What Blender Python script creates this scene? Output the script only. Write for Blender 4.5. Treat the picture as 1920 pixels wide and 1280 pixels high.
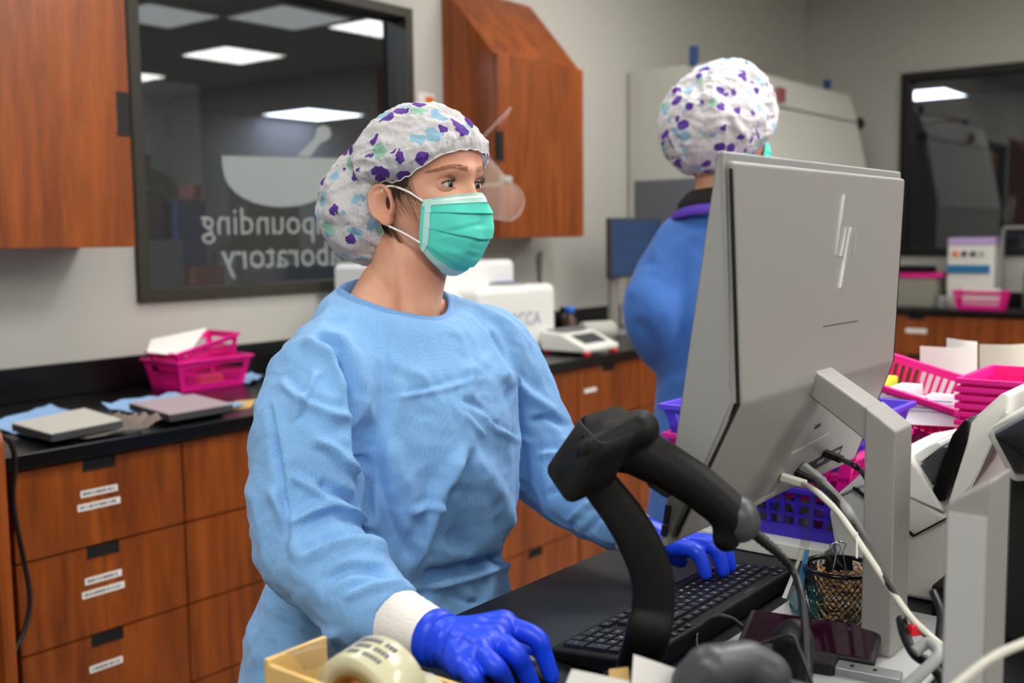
import bpy, bmesh, math, random
import numpy as np
from mathutils import Matrix, Vector, noise

random.seed(7)
for o in list(bpy.data.objects):
    bpy.data.objects.remove(o)
SC = bpy.context.scene
COL = SC.collection

# ------------------------------------------------------------------ camera
FPX = 2000.0                       # focal length in pixels of the 1920x1280 frame
YAW, PITCH, ROLL, CAMH = math.radians(38.4), math.radians(5.66), math.radians(-.66), 1.43
_f = np.array([math.cos(YAW)*math.cos(PITCH), math.sin(YAW)*math.cos(PITCH), -math.sin(PITCH)])
_r = np.array([math.sin(YAW), -math.cos(YAW), 0.0])
_u = np.cross(_r, _f)
_r2 = math.cos(ROLL)*_r + math.sin(ROLL)*_u
_u2 = -math.sin(ROLL)*_r + math.cos(ROLL)*_u
CAMR = np.array([_r2, _u2, _f])
CAMP = np.array([0.0, 0.0, CAMH])
cam_d = bpy.data.cameras.new('camera')
cam = bpy.data.objects.new('camera', cam_d)
COL.objects.link(cam)
m = Matrix.Identity(4)
for i in range(3):
    m[i][0], m[i][1], m[i][2], m[i][3] = _r2[i], _u2[i], -_f[i], CAMP[i]
cam.matrix_world = m
cam_d.sensor_width = 36.0
cam_d.lens = FPX/1920*36
cam_d.clip_start = .05
cam_d.dof.use_dof = True
cam_d.dof.focus_distance = 1.47
cam_d.dof.aperture_fstop = 3.8
SC.camera = cam

# ------------------------------------------------------------------ view
vs = SC.view_settings
vs.view_transform = 'Standard'
vs.look = 'None'
vs.gamma = 1.0
vs.exposure = 0.0
vs.use_curve_mapping = False
W = bpy.data.worlds.new('world')
SC.world = W
W.use_nodes = True
W.node_tree.nodes['Background'].inputs[0].default_value = (.8, .85, .9, 1)
W.node_tree.nodes['Background'].inputs[1].default_value = .02
PANEL_L = 25.0      # brightness of the ceiling light panels

def ray(x, y):
    return np.array([(x-960)/FPX, -(y-640)/FPX, 1.0]) @ CAMR
def onz(x, y, z):
    d = ray(x, y); return CAMP + d*(z-CAMH)/d[2]
def onx(x, y, X):
    d = ray(x, y); return CAMP + d*X/d[0]
def ony(x, y, Y):
    d = ray(x, y); return CAMP + d*Y/d[1]
def at(x, y, dep):
    return CAMP + ray(x, y)*dep
def proj_arr(P):
    c = (P-CAMP) @ CAMR.T
    return np.stack([960+FPX*c[:, 0]/c[:, 2], 640-FPX*c[:, 1]/c[:, 2]], 1)

# ------------------------------------------------------------------ materials
MATS = {}
def srgb(r, g, b):
    def f(c):
        c /= 255.0
        return c/12.92 if c <= .04045 else ((c+.055)/1.055)**2.4
    return (f(r), f(g), f(b), 1)
def mat(name, col, rough=.5, metal=0, spec=.5, emit=0, trans=0, alpha=1, coat=0, bump=None, var=None, sheen=0, sss=0, ior=1.45):
    """col: sRGB 0-255; bump=(scale,strength); var=(scale, amount)"""
    mt = bpy.data.materials.new(name); mt.use_nodes = True
    nt = mt.node_tree; N = nt.nodes; L = nt.links
    b = N['Principled BSDF']
    c = srgb(*col)
    b.inputs['Base Color'].default_value = c
    b.inputs['Roughness'].default_value = rough
    b.inputs['Metallic'].default_value = metal
    b.inputs['Specular IOR Level'].default_value = spec
    b.inputs['IOR'].default_value = ior
    b.inputs['Transmission Weight'].default_value = trans
    b.inputs['Alpha'].default_value = alpha
    b.inputs['Coat Weight'].default_value = coat
    b.inputs['Sheen Weight'].default_value = sheen
    if sss:
        b.inputs['Subsurface Weight'].default_value = sss
        b.inputs['Subsurface Radius'].default_value = (1, .35, .2)
        b.inputs['Subsurface Scale'].default_value = .008
    if emit:
        b.inputs['Emission Color'].default_value = c
        b.inputs['Emission Strength'].default_value = emit
    tc = N.new('ShaderNodeTexCoord')
    if var:
        n = N.new('ShaderNodeTexNoise'); n.inputs['Scale'].default_value = var[0]; n.inputs['Detail'].default_value = 4
        L.new(tc.outputs['Object'], n.inputs['Vector'])
        mx = N.new('ShaderNodeMix'); mx.data_type = 'RGBA'
        k = var[1]
        mx.inputs[6].default_value = (c[0]*(1-k), c[1]*(1-k), c[2]*(1-k), 1)
        mx.inputs[7].default_value = (min(1, c[0]*(1+k)), min(1, c[1]*(1+k)), min(1, c[2]*(1+k)), 1)
        L.new(n.outputs[0], mx.inputs[0]); L.new(mx.outputs[2], b.inputs['Base Color'])
    if bump:
        n = N.new('ShaderNodeTexNoise'); n.inputs['Scale'].default_value = bump[0]; n.inputs['Detail'].default_value = 3
        L.new(tc.outputs['Object'], n.inputs['Vector'])
        bp = N.new('ShaderNodeBump'); bp.inputs['Strength'].default_value = bump[1]; bp.inputs['Distance'].default_value = .002
        L.new(n.outputs[0], bp.inputs['Height']); L.new(bp.outputs[0], b.inputs['Normal'])
    MATS[name] = mt
    return mt

def wood(name, dark, light, axis=2, rough=.35):
    mt = mat(name, light, rough)
    N = mt.node_tree.nodes; L = mt.node_tree.links; b = N['Principled BSDF']
    tc = N.new('ShaderNodeTexCoord'); mp = N.new('ShaderNodeMapping')
    s = [14, 14, 14]; s[axis] = 1.1
    mp.inputs['Scale'].default_value = s
    L.new(tc.outputs['Object'], mp.inputs['Vector'])
    n = N.new('ShaderNodeTexNoise'); n.inputs['Scale'].default_value = 1.0; n.inputs['Detail'].default_value = 6; n.inputs['Distortion'].default_value = 1.2
    L.new(mp.outputs[0], n.inputs['Vector'])
    n2 = N.new('ShaderNodeTexNoise'); n2.inputs['Scale'].default_value = 9; n2.inputs['Detail'].default_value = 3
    L.new(mp.outputs[0], n2.inputs['Vector'])
    ad = N.new('ShaderNodeMath'); ad.operation = 'MULTIPLY_ADD'; ad.inputs[1].default_value = .28
    L.new(n2.outputs[0], ad.inputs[0]); L.new(n.outputs[0], ad.inputs[2])
    rp = N.new('ShaderNodeValToRGB')
    rp.color_ramp.elements[0].position = .42; rp.color_ramp.elements[0].color = srgb(*dark)
    rp.color_ramp.elements[1].position = .85; rp.color_ramp.elements[1].color = srgb(*light)
    L.new(ad.outputs[0], rp.inputs[0]); L.new(rp.outputs[0], b.inputs['Base Color'])
    return mt

wood('cherry', (100, 44, 10), (158, 80, 25))
wood('cherry_flat', (100, 44, 10), (158, 80, 25), axis=0)
mat('wall_paint', (190, 188, 181), .75, bump=(160, .08), var=(2, .03))
mat('ceiling_tile', (205, 205, 202), .85, bump=(60, .3))
mat('floor_vinyl', (150, 146, 140), .35, var=(5, .08))
mat('black_resin', (13, 13, 15), .22, spec=.5, var=(40, .2))
mat('desk_black', (20, 22, 27), .40, spec=.4, var=(30, .12))
mat('shadow_gap', (12, 9, 7), .8)
mat('black_plastic', (9, 9, 10), .55, spec=.25, bump=(300, .1))
mat('black_matte', (13, 13, 14), .6)
mat('black_gloss', (10, 10, 12), .15)
mat('key_black', (18, 19, 22), .38)
mat('print_white', (225, 225, 225), .6)
mat('print_orange', (225, 150, 40), .6)
mat('print_grey', (90, 92, 100), .7)
mat('print_blue', (80, 95, 170), .6)
mat('print_green', (90, 160, 60), .6)
mat('print_orange_red', (225, 105, 60), .6)
mat('print_blue_grey', (130, 138, 165), .6)
mat('frame_bronze', (58, 55, 48), .45, metal=.3)
mat('frame_black', (22, 21, 20), .45)
mat('silver', (150, 148, 145), .42, metal=.25, bump=(400, .05))
mat('silver_side', (150, 152, 153), .38, metal=.25, bump=(400, .05))
mat('silver_dark', (120, 121, 121), .42, metal=.3, bump=(400, .05))
mat('silver_light', (178, 179, 180), .4, metal=.1)
mat('chrome', (210, 212, 215), .08, metal=1)
mat('steel', (150, 155, 156), .4, metal=.7)
mat('white_plastic', (225, 225, 220), .4, bump=(200, .05))
mat('white_gloss', (232, 233, 230), .25)
mat('ivory_plastic', (214, 211, 200), .45)
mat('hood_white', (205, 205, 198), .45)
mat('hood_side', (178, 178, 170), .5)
mat('grey_plastic', (120, 122, 125), .45)
mat('darkgrey_plastic', (60, 62, 66), .4)
mat('smoke_plastic', (70, 72, 78), .25, spec=.6)
mat('pink', (232, 22, 142), .38, sss=0)
mat('purple', (62, 38, 190), .38)
mat('violet', (96, 66, 215), .38)
mat('paper', (232, 231, 228), .8, var=(30, .02))
mat('paper_lilac', (218, 214, 226), .8)
mat('paper_cream', (226, 226, 210), .8)
mat('blue_wipe', (140, 178, 222), .85, bump=(120, .3))
mat('foil', (176, 168, 160), .35, metal=.75, bump=(60, .6))
mat('metal_rib', (205, 203, 194), .4)
mat('pinkgrey', (188, 170, 178), .4)
mat('screen_blue', (38, 60, 96), .3, emit=.25)
mat('phone_reflected_pink', (34, 5, 24), .08)  # pink reflection on the glass painted into the base colour
mat('teal_gloss', (0, 112, 118), .12, coat=.6)
mat('rubber_tan', (196, 158, 112), .6)
mat('cable_black', (18, 18, 20), .45)
mat('cable_white', (206, 204, 192), .45)
mat('cable_grey', (150, 152, 152), .45)
mat('red', (220, 30, 40), .4)
mat('dull_red', (150, 82, 78), .6)
mat('yellow', (240, 205, 40), .4)
mat('orange', (235, 120, 50), .5)
mat('blue_cap', (40, 110, 220), .4)
mat('amber', (60, 32, 14), .2)
mat('cardboard', (212, 176, 112), .7, var=(30, .05))
mat('tape_clear', (214, 212, 180), .2, trans=.25)
mat('tape_core', (170, 120, 40), .7)
mat('yellow_green', (205, 215, 40), .5)
mat('bottle_glass', (170, 170, 165), .15, trans=.5)
mat('clear_box', (190, 188, 175), .2, trans=.5)
mat('label_blue', (28, 110, 160), .5)
mat('lilac', (190, 165, 215), .6)
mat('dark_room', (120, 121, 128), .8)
mat('dark_blue', (40, 70, 120), .6)

def emis(name, col, strength):
    mt = bpy.data.materials.new(name); mt.use_nodes = True
    nt = mt.node_tree; nt.nodes.clear()
    e = nt.nodes.new('ShaderNodeEmission'); o = nt.nodes.new('ShaderNodeOutputMaterial')
    e.inputs[0].default_value = srgb(*col); e.inputs[1].default_value = strength
    nt.links.new(e.outputs[0], o.inputs[0]); MATS[name] = mt
emis('panel_light', (255, 252, 246), PANEL_L)
emis('panel_far_row', (255, 252, 246), PANEL_L*.6)
emis('panel_near_row', (255, 252, 246), PANEL_L*.75)
emis('panel_wall_row', (255, 252, 246), PANEL_L*.42)
emis('panel_far', (235, 242, 255), 9.0)
emis('panel_added_fill', (235, 242, 255), 30.0)  # glow of the added fill panel
emis('panel_dim', (225, 228, 222), .62)

def glass(name, tint, refl):
    mt = bpy.data.materials.new(name); mt.use_nodes = True
    nt = mt.node_tree; nt.nodes.clear(); N = nt.nodes; L = nt.links
    t = N.new('ShaderNodeBsdfTransparent'); t.inputs[0].default_value = tint
    g = N.new('ShaderNodeBsdfGlossy'); g.inputs['Roughness'].default_value = .015
    mx = N.new('ShaderNodeMixShader'); mx.inputs[0].default_value = refl
    o = N.new('ShaderNodeOutputMaterial')
    L.new(t.outputs[0], mx.inputs[1]); L.new(g.outputs[0], mx.inputs[2]); L.new(mx.outputs[0], o.inputs[0])
    MATS[name] = mt
glass('window_glass', (.72, .75, .78, 1), .085)
glass('clear_film', (.93, .94, .92, 1), .10)
def frosted(name, col, fac):
    mt = bpy.data.materials.new(name); mt.use_nodes = True
    nt = mt.node_tree; nt.nodes.clear(); N = nt.nodes; L = nt.links
    t = N.new('ShaderNodeBsdfTransparent')
    g = N.new('ShaderNodeBsdfDiffuse'); g.inputs[0].default_value = srgb(*col)
    mx = N.new('ShaderNodeMixShader'); mx.inputs[0].default_value = fac
    o = N.new('ShaderNodeOutputMaterial')
    L.new(t.outputs[0], mx.inputs[1]); L.new(g.outputs[0], mx.inputs[2]); L.new(mx.outputs[0], o.inputs[0])
    MATS[name] = mt
frosted('frosted_film', (170, 178, 178), .66)
frosted('visor_clear', (235, 215, 205), .14)
frosted('visor_edge', (235, 225, 222), .25)

# ------------------------------------------------------------------ mesh helpers
class MB:
    def __init__(s): s.v = []; s.f = []
    def add(s, vs, fs):
        k = len(s.v); s.v += [tuple(map(float, p)) for p in vs]; s.f += [tuple(i+k for i in f) for f in fs]; return s
    def box(s, x0, x1, y0, y1, z0, z1):
        return s.hexa([(x0, y0, z0), (x1, y0, z0), (x1, y1, z0), (x0, y1, z0), (x0, y0, z1), (x1, y0, z1), (x1, y1, z1), (x0, y1, z1)])
    def hexa(s, p):
        return s.add(p, [(3, 2, 1, 0), (4, 5, 6, 7), (0, 1, 5, 4), (1, 2, 6, 5), (2, 3, 7, 6), (3, 0, 4, 7)])
    def obox(s, c, ax, ay, az):
        """oriented box: centre + three half axis vectors"""
        c, ax, ay, az = (np.array(q, float) for q in (c, ax, ay, az))
        return s.hexa([c-ax-ay-az, c+ax-ay-az, c+ax+ay-az, c-ax+ay-az, c-ax-ay+az, c+ax-ay+az, c+ax+ay+az, c-ax+ay+az])
    def prism(s, pts, d):
        """polygon pts (3D) extruded by vector d"""
        n = len(pts); d = np.array(d, float); a = [np.array(p, float) for p in pts]
        nrm = sum(np.cross(a[i], a[(i+1) % n]) for i in range(n))
        if np.dot(nrm, d) > 0: a = a[::-1]
        return s.add(a+[p+d for p in a], [tuple(range(n)), tuple(range(2*n-1, n-1, -1))]+[(i, i+n, (i+1) % n+n, (i+1) % n) for i in range(n)])
    def tube(s, pts, r, n=8, cap=True):
        pts = [np.array(p, float) for p in pts]; m = len(pts)
        rs = [r]*m if np.isscalar(r) else list(r)
        t = [pts[min(i+1, m-1)]-pts[max(i-1, 0)] for i in range(m)]
        t = [q/(np.linalg.norm(q)+1e-12) for q in t]
        a = np.array([0, 0, 1.]) if abs(t[0][2]) < .9 else np.array([1., 0, 0])
        nn = np.cross(t[0], a); nn /= np.linalg.norm(nn)
        V = []
        for i in range(m):
            nn = nn-t[i]*np.dot(nn, t[i]); nn /= np.linalg.norm(nn)+1e-12
            bb = np.cross(t[i], nn)
            for k in range(n):
                q = 2*math.pi*k/n
                V.append(pts[i]+rs[i]*(math.cos(q)*nn+math.sin(q)*bb))
        F = [(i*n+k, i*n+(k+1) % n, (i+1)*n+(k+1) % n, (i+1)*n+k) for i in range(m-1) for k in range(n)]
        if cap: F += [tuple(range(n-1, -1, -1)), tuple((m-1)*n+k for k in range(n))]
        return s.add(V, F)
    def lathe(s, prof, c=(0, 0, 0), n=24, axis=(0, 0, 1), closed=False):
        """prof: list of (radius, height)"""
        w = np.array(axis, float); w /= np.linalg.norm(w)
        a = np.array([1., 0, 0]) if abs(w[0]) < .9 else np.array([0, 1., 0])
        u = np.cross(a, w); u /= np.linalg.norm(u); v = np.cross(w, u); c = np.array(c, float)
        V = [c+w*h+r*(math.cos(2*math.pi*k/n)*u+math.sin(2*math.pi*k/n)*v) for r, h in prof for k in range(n)]
        m = len(prof)
        F = [(i*n+k, i*n+(k+1) % n, (i+1)*n+(k+1) % n, (i+1)*n+k) for i in range(m-1) for k in range(n)]
        if closed: F += [((m-1)*n+k, (m-1)*n+(k+1) % n, (k+1) % n, k) for k in range(n)]
        else: F += [tuple(range(n-1, -1, -1)), tuple((m-1)*n+k for k in range(n))]
        return s.add(V, F)
    def grid(s, P, wrap=False):
        """P: array rows x cols x 3"""
        P = np.asarray(P, float); R_, C_ = P.shape[:2]
        F = []
        for i in range(R_-1):
            for j in range(C_ if wrap else C_-1):
                F.append((i*C_+j, i*C_+(j+1) % C_, (i+1)*C_+(j+1) % C_, (i+1)*C_+j))
        return s.add(P.reshape(-1, 3).tolist(), F)
    def sphere(s, c, r, n=16, m=10):
        r = (r, r, r) if np.isscalar(r) else r
        V = []; F = []
        for i in range(m+1):
            th = math.pi*i/m
            for k in range(n):
                ph = 2*math.pi*k/n
                V.append((c[0]+r[0]*math.sin(th)*math.cos(ph), c[1]+r[1]*math.sin(th)*math.sin(ph), c[2]+r[2]*math.cos(th)))
        for i in range(m):
            for k in range(n):
                F.append((i*n+k, (i+1)*n+k, (i+1)*n+(k+1) % n, i*n+(k+1) % n))
        return s.add(V, F)
    def capsule(s, p0, r0, p1, r1, n=14, m=5):
        p0, p1 = np.array(p0, float), np.array(p1, float); d = p1-p0; L_ = np.linalg.norm(d)+1e-9; d = d/L_
        prof = []
        for i in range(m+1):
            q = -math.pi/2+math.pi/2*i/m; prof.append((max(r0*math.cos(q), 1e-4), r0*math.sin(q)))
        for i in range(m+1):
            q = math.pi/2*i/m; prof.append((max(r1*math.cos(q), 1e-4), L_+r1*math.sin(q)))
        return s.lathe(prof, p0, n, d)

def smooth_path(pts, n=8):
    P = [np.array(p, float) for p in pts]; out = []
    for i in range(len(P)-1):
        p0 = P[max(i-1, 0)]; p1 = P[i]; p2 = P[i+1]; p3 = P[min(i+2, len(P)-1)]
        for k in range(n):
            t = k/n
            out.append(.5*((2*p1)+(-p0+p2)*t+(2*p0-5*p1+4*p2-p3)*t*t+(-p0+3*p1-3*p2+p3)*t**3))
    out.append(P[-1]); return out

def newmesh(name, mb, smooth=False):
    me = bpy.data.meshes.new(name); me.from_pydata(mb.v, [], mb.f); me.validate(); me.update()
    if smooth: me.shade_smooth()
    return me
def link(name, me, mt, parent=None, world=True):
    o = bpy.data.objects.new(name, me)
    if mt is not None and me is not None and not me.materials: me.materials.append(MATS[mt] if isinstance(mt, str) else mt)
    COL.objects.link(o)
    if parent is not None:
        o.parent = parent
        if world: me.transform(wm(parent).inverted())
    return o
def wm(o):
    m_ = o.matrix_basis.copy()
    while o.parent is not None:
        o = o.parent; m_ = o.matrix_basis @ m_
    return m_
def obj(name, mb, mt, parent=None, smooth=False, bevel=0, world=True, seg=2, angle=35, fixn=False):
    me = newmesh(name, mb, smooth or bevel > 0)
    if fixn:
        bm = bmesh.new(); bm.from_mesh(me); bmesh.ops.recalc_face_normals(bm, faces=bm.faces); bm.to_mesh(me); bm.free()
    o = link(name, me, mt, parent, world)
    if bevel:
        b = o.modifiers.new('bevel', 'BEVEL'); b.width = bevel; b.segments = seg; b.limit_method = 'ANGLE'; b.angle_limit = math.radians(angle); b.harden_normals = True
    return o
def tag(o, label=None, cat=None, group=None, kind=None):
    if label: o['label'] = label
    if cat: o['category'] = cat
    if group: o['group'] = group
    if kind: o['kind'] = kind
    return o
def thing(name, label, cat, loc=(0, 0, 0), rotz=0, group=None):
    o = bpy.data.objects.new(name, None); COL.objects.link(o)
    o.empty_display_size = .05
    o.location = [float(q) for q in loc]; o.rotation_euler = (0, 0, rotz)
    o.matrix_basis  # keep in step
    return tag(o, label, cat, group)
def struct(name, mb, mt, label=None, parent=None, **k):
    o = obj(name, mb, mt, parent, **k)
    if parent is None: o['kind'] = 'structure'; tag(o, label)
    return o
def copytree(o, parent=None):
    c = o.copy(); COL.objects.link(c)
    if parent is not None: c.parent = parent
    for ch in [q for q in bpy.data.objects if q.parent == o]:
        copytree(ch, c)
    return c

_FC = {}
def text_geo(s, size=1.0):
    """flat text as vertices/faces in the xy plane, origin bottom left"""
    key = s
    if key not in _FC:
        cu = bpy.data.curves.new('t', 'FONT'); cu.body = s; cu.size = 1.0; cu.resolution_u = 2
        o = bpy.data.objects.new('t', cu); COL.objects.link(o)
        dg = bpy.context.evaluated_depsgraph_get()
        me = bpy.data.meshes.new_from_object(o.evaluated_get(dg))
        V = np.array([v.co[:] for v in me.vertices]) if len(me.vertices) else np.zeros((0, 3)); F = [tuple(p.vertices) for p in me.polygons]
        bpy.data.objects.remove(o); bpy.data.curves.remove(cu); bpy.data.meshes.remove(me)
        _FC[key] = (V, F)
    V, F = _FC[key]
    return V*size, F
def put_text(mb, s, org, u, v, size, center=False, lift=0):
    V, F = text_geo(s, size)
    if not len(V): return 0
    u = np.array(u, float); v = np.array(v, float); n = np.cross(u, v); n /= np.linalg.norm(n)
    x = V[:, :1]; y = V[:, 1:2]
    w = x.max()
    if center: x = x-(x.max()+x.min())/2
    P = np.array(org, float)+x*u+y*v+n*lift
    mb.add(P.tolist(), F)
    return w

def remesh(mb, voxel, iters=4, fac=.5):
    me = newmesh('tmp', mb); o = bpy.data.objects.new('tmp', me); COL.objects.link(o)
    r = o.modifiers.new('r', 'REMESH'); r.mode = 'VOXEL'; r.voxel_size = voxel
    if iters:
        s = o.modifiers.new('s', 'SMOOTH'); s.factor = fac; s.iterations = iters
    dg = bpy.context.evaluated_depsgraph_get()
    out = bpy.data.meshes.new_from_object(o.evaluated_get(dg))
    bpy.data.objects.remove(o); bpy.data.meshes.remove(me)
    out.shade_smooth()
    return out
def mesh_arrays(me):
    n = len(me.vertices); co = np.empty(n*3); me.vertices.foreach_get('co', co)
    me.update(); nn = np.empty(n*3); me.vertices.foreach_get('normal', nn)
    return co.reshape(-1, 3), nn.reshape(-1, 3)
def set_co(me, co):
    me.vertices.foreach_set('co', co.reshape(-1).astype(np.float32)); me.update()
def lerp_table(T, z):
    T = np.array(T, float); return [np.interp(z, T[:, 0], T[:, k]) for k in range(1, T.shape[1])]
def vnoise(P, scale, seed=0):
    return np.array([noise.noise(Vector((p[0]*scale+seed*7.3, p[1]*scale-seed*3.1, p[2]*scale+seed*1.7))) for p in P])
# ------------------------------------------------------------------ room
YA, XB, XL, YF, ZC = 3.4, 7.95, -3.2, -4.8, 3.2
FZ = -.10                         # floor level
FR = 2.58                         # front of the back counter's drawers
WX0, WX1, WZ0, WZ1 = 2.144, 3.573, 1.209, 2.445
mb = MB().box(XL-.1, XB+.1, YF-.1, YA+.1, FZ-.1, FZ)
struct('floor', mb, 'floor_vinyl', 'grey vinyl laboratory floor')
mb = MB().box(XL-.1, XB+.1, YF-.1, YA+.1, ZC, ZC+.1)
struct('ceiling', mb, 'ceiling_tile', 'white tiled laboratory ceiling')
mb = MB()
mb.box(XL, WX0, YA, YA+.14, FZ, ZC).box(WX1, XB, YA, YA+.14, FZ, ZC).box(WX0, WX1, YA, YA+.14, FZ, WZ0).box(WX0, WX1, YA, YA+.14, WZ1, ZC)
struct('wall_back', mb, 'wall_paint', 'light grey painted back wall')
BY1 = float(onx(1688, 300, XB)[1]); BZ0 = float(onx(1685, 479, XB)[2]); BZ1 = float(onx(1691, 139, XB)[2]); BY0 = .55
mb = MB()
mb.box(XB, XB+.14, YF, BY0, FZ, ZC).box(XB, XB+.14, BY1, YA+.14, FZ, ZC).box(XB, XB+.14, BY0, BY1, FZ, BZ0).box(XB, XB+.14, BY0, BY1, BZ1, ZC)
struct('wall_right', mb, 'wall_paint', 'light grey painted wall beside the corner')
struct('wall_left', MB().box(XL-.1, XL, YF, YA+.1, FZ, ZC), 'wall_paint', 'plain grey side wall')
struct('wall_front', MB().box(XL, XB, YF-.1, YF, FZ, ZC), 'wall_paint', 'plain grey wall opposite the window')

# window in the back wall: frame, pane, frosted lettering
mb = MB(); fw = .045; y0, y1 = YA-.025, YA+.10
mb.box(WX0, WX0+fw, y0, y1, WZ0, WZ1).box(WX1-fw, WX1, y0, y1, WZ0, WZ1).box(WX0+fw, WX1-fw, y0, y1, WZ0, WZ0+fw).box(WX0+fw, WX1-fw, y0, y1, WZ1-fw, WZ1)
w1 = struct('window_1', mb, 'frame_bronze', 'wide interior window in a dark bronze frame with frosted lettering', bevel=.004)
GY = YA+.05
obj('glass_pane', MB().box(WX0+fw, WX1-fw, GY, GY+.005, WZ0+fw, WZ1-fw), 'window_glass', w1)
def wp(x, y): return ony(x, y, GY-.004)
mb = MB()
def mirrored(mb_, s, px_end, px_start, base_y, fit):
    """lettering meant to be read from the far side: it runs right to left from here; `fit` = visible tail of s"""
    a = wp(px_end, base_y); b = wp(px_start, base_y)
    V, F = text_geo(fit, 1.0); wv = V[:, 0].max()
    size = (b[0]-a[0])/wv
    Vs, F = text_geo(s, size)
    x = a[0]+(Vs[:, 0].max()-Vs[:, 0]); z = a[2]+Vs[:, 1]
    mb_.add(np.stack([x, np.full_like(x, GY-.003), z], 1).tolist(), [f[::-1] for f in F])
mirrored(mb, 'Compounding', 378, 592, 440, 'pounding')
mirrored(mb, 'Laboratory', 416, 640, 505, 'aboratory')
obj('lettering', mb, 'frosted_film', w1)
mb = MB()
bowl = [wp(415, 292), wp(640, 298)]
for k in range(0, 19):
    q = math.pi*k/18
    cx, cy = 528, 296
    bowl.append(wp(cx+112*math.cos(q), cy+92*math.sin(q)**.8))
def flat(pts, d=.0015): return MB().prism(pts, (0, -d, 0))
obj('mortar_decal', flat([wp(415, 292), wp(640, 297)]+[wp(528+112*math.cos(math.pi*k/18), 296+92*abs(math.sin(math.pi*k/18))**.75) for k in range(1, 18)]), 'frosted_film', w1)
pest = [(556, 292), (590, 258), (594, 240), (606, 234), (618, 240), (621, 254), (614, 262), (600, 268), (580, 294)]
obj('pestle_decal', flat([wp(*p) for p in pest]), 'frosted_film', w1)

# window in the right wall
mb = MB(); x0, x1 = XB-.025, XB+.10; fw = .055
mb.box(x0, x1, BY0, BY0+fw, BZ0, BZ1).box(x0, x1, BY1-fw, BY1, BZ0, BZ1).box(x0, x1, BY0+fw, BY1-fw, BZ0, BZ0+fw).box(x0, x1, BY0+fw, BY1-fw, BZ1-fw, BZ1)
w2 = struct('window_2', mb, 'frame_black', 'dark interior window in a black frame beside the corner', bevel=.004)
obj('glass_pane', MB().box(XB+.05, XB+.055, BY0+fw, BY1-fw, BZ0+fw, BZ1-fw), 'window_glass', w2)

# dim rooms seen through the two windows
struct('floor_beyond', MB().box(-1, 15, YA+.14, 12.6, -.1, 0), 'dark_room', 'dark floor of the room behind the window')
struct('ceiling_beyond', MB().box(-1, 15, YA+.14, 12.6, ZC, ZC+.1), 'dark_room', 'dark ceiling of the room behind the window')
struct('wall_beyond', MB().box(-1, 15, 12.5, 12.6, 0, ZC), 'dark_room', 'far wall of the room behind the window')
a = ony(262, 300, 7.0); b = ony(378, 300, 7.0)
struct('wall_partition', MB().box(a[0]-1.5, b[0], 7.0, 7.1, 0, 2.6), 'wall_paint', 'pale partition wall behind the window')
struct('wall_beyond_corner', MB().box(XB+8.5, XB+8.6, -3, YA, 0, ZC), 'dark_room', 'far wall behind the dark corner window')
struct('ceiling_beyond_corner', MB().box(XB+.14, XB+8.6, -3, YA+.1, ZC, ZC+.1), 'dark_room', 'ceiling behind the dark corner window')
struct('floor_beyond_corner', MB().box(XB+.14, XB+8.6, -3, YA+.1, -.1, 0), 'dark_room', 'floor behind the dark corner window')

def ceiling_light(cx, cy, sx, sy, mt, label, group):
    t = thing('ceiling_light', label, 'ceiling light', (cx, cy, ZC), group=group)
    f = MB(); e = .02
    f.box(cx-sx-e, cx+sx+e, cy-sy-e, cy-sy, ZC-.012, ZC).box(cx-sx-e, cx+sx+e, cy+sy, cy+sy+e, ZC-.012, ZC)
    f.box(cx-sx-e, cx-sx, cy-sy, cy+sy, ZC-.012, ZC).box(cx+sx, cx+sx+e, cy-sy, cy+sy, ZC-.012, ZC)
    obj('frame', f, 'white_plastic', t)
    obj('diffuser', MB().box(cx-sx, cx+sx, cy-sy, cy+sy, ZC-.008, ZC-.001), mt, t)
nm = {6.6: 'over the far corner', 2.9: 'over the desks', -.7: 'over the near end'}
rw = {.36: 'nearest the window', -1.72: 'in the middle', -3.7: 'farthest from the window'}
for cx in nm:
    for cy in rw:
        ceiling_light(cx, cy, .35, .35 if cx > 5 else .65, 'panel_far_row' if cx > 5 else ('panel_light' if cx > 0 else 'panel_near_row'), 'ceiling panel %s, %s of its row' % (nm[cx], rw[cy]), 'ceiling panels of the lab')
for i, cx in enumerate((1.5, 4.35)):
    ceiling_light(cx, 2.2, .65, .35, 'panel_wall_row', 'long ceiling panel near the back wall, %s' % ('over the drawers' if i == 0 else 'over the sloped cabinet'), 'ceiling panels of the lab')
for i, (x0, x1, y0, y1, k) in enumerate(((5.45, 6.15, 6.5, 7.2, 'panel_dim'), (4.75, 5.4, 7.2, 7.9, 'panel_dim'), (9.95, 11.0, 11.4, 12.4, 'panel_far'))):
    ceiling_light((x0+x1)/2, (y0+y1)/2, (x1-x0)/2, (y1-y0)/2, k, ('dim grey ceiling panel seen through the window at its top middle', 'dim grey ceiling panel seen through the window at its top left', 'bright ceiling panel seen through the window above the pestle')[i], 'ceiling panels beyond the window')
ceiling_light(1.2, 5.4, .6, .6, 'panel_added_fill', 'ceiling panel of the room behind the window, hidden by the left cabinet', 'ceiling panels beyond the window')  # unseen lamp added to brighten the partition and floor behind the window
g = onz(1740, 176, ZC)
ceiling_light(float(g[0]), float(g[1]), .5, .35, 'panel_far', 'bright ceiling panel seen through the dark corner window', 'ceiling panels beyond the window')

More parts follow.
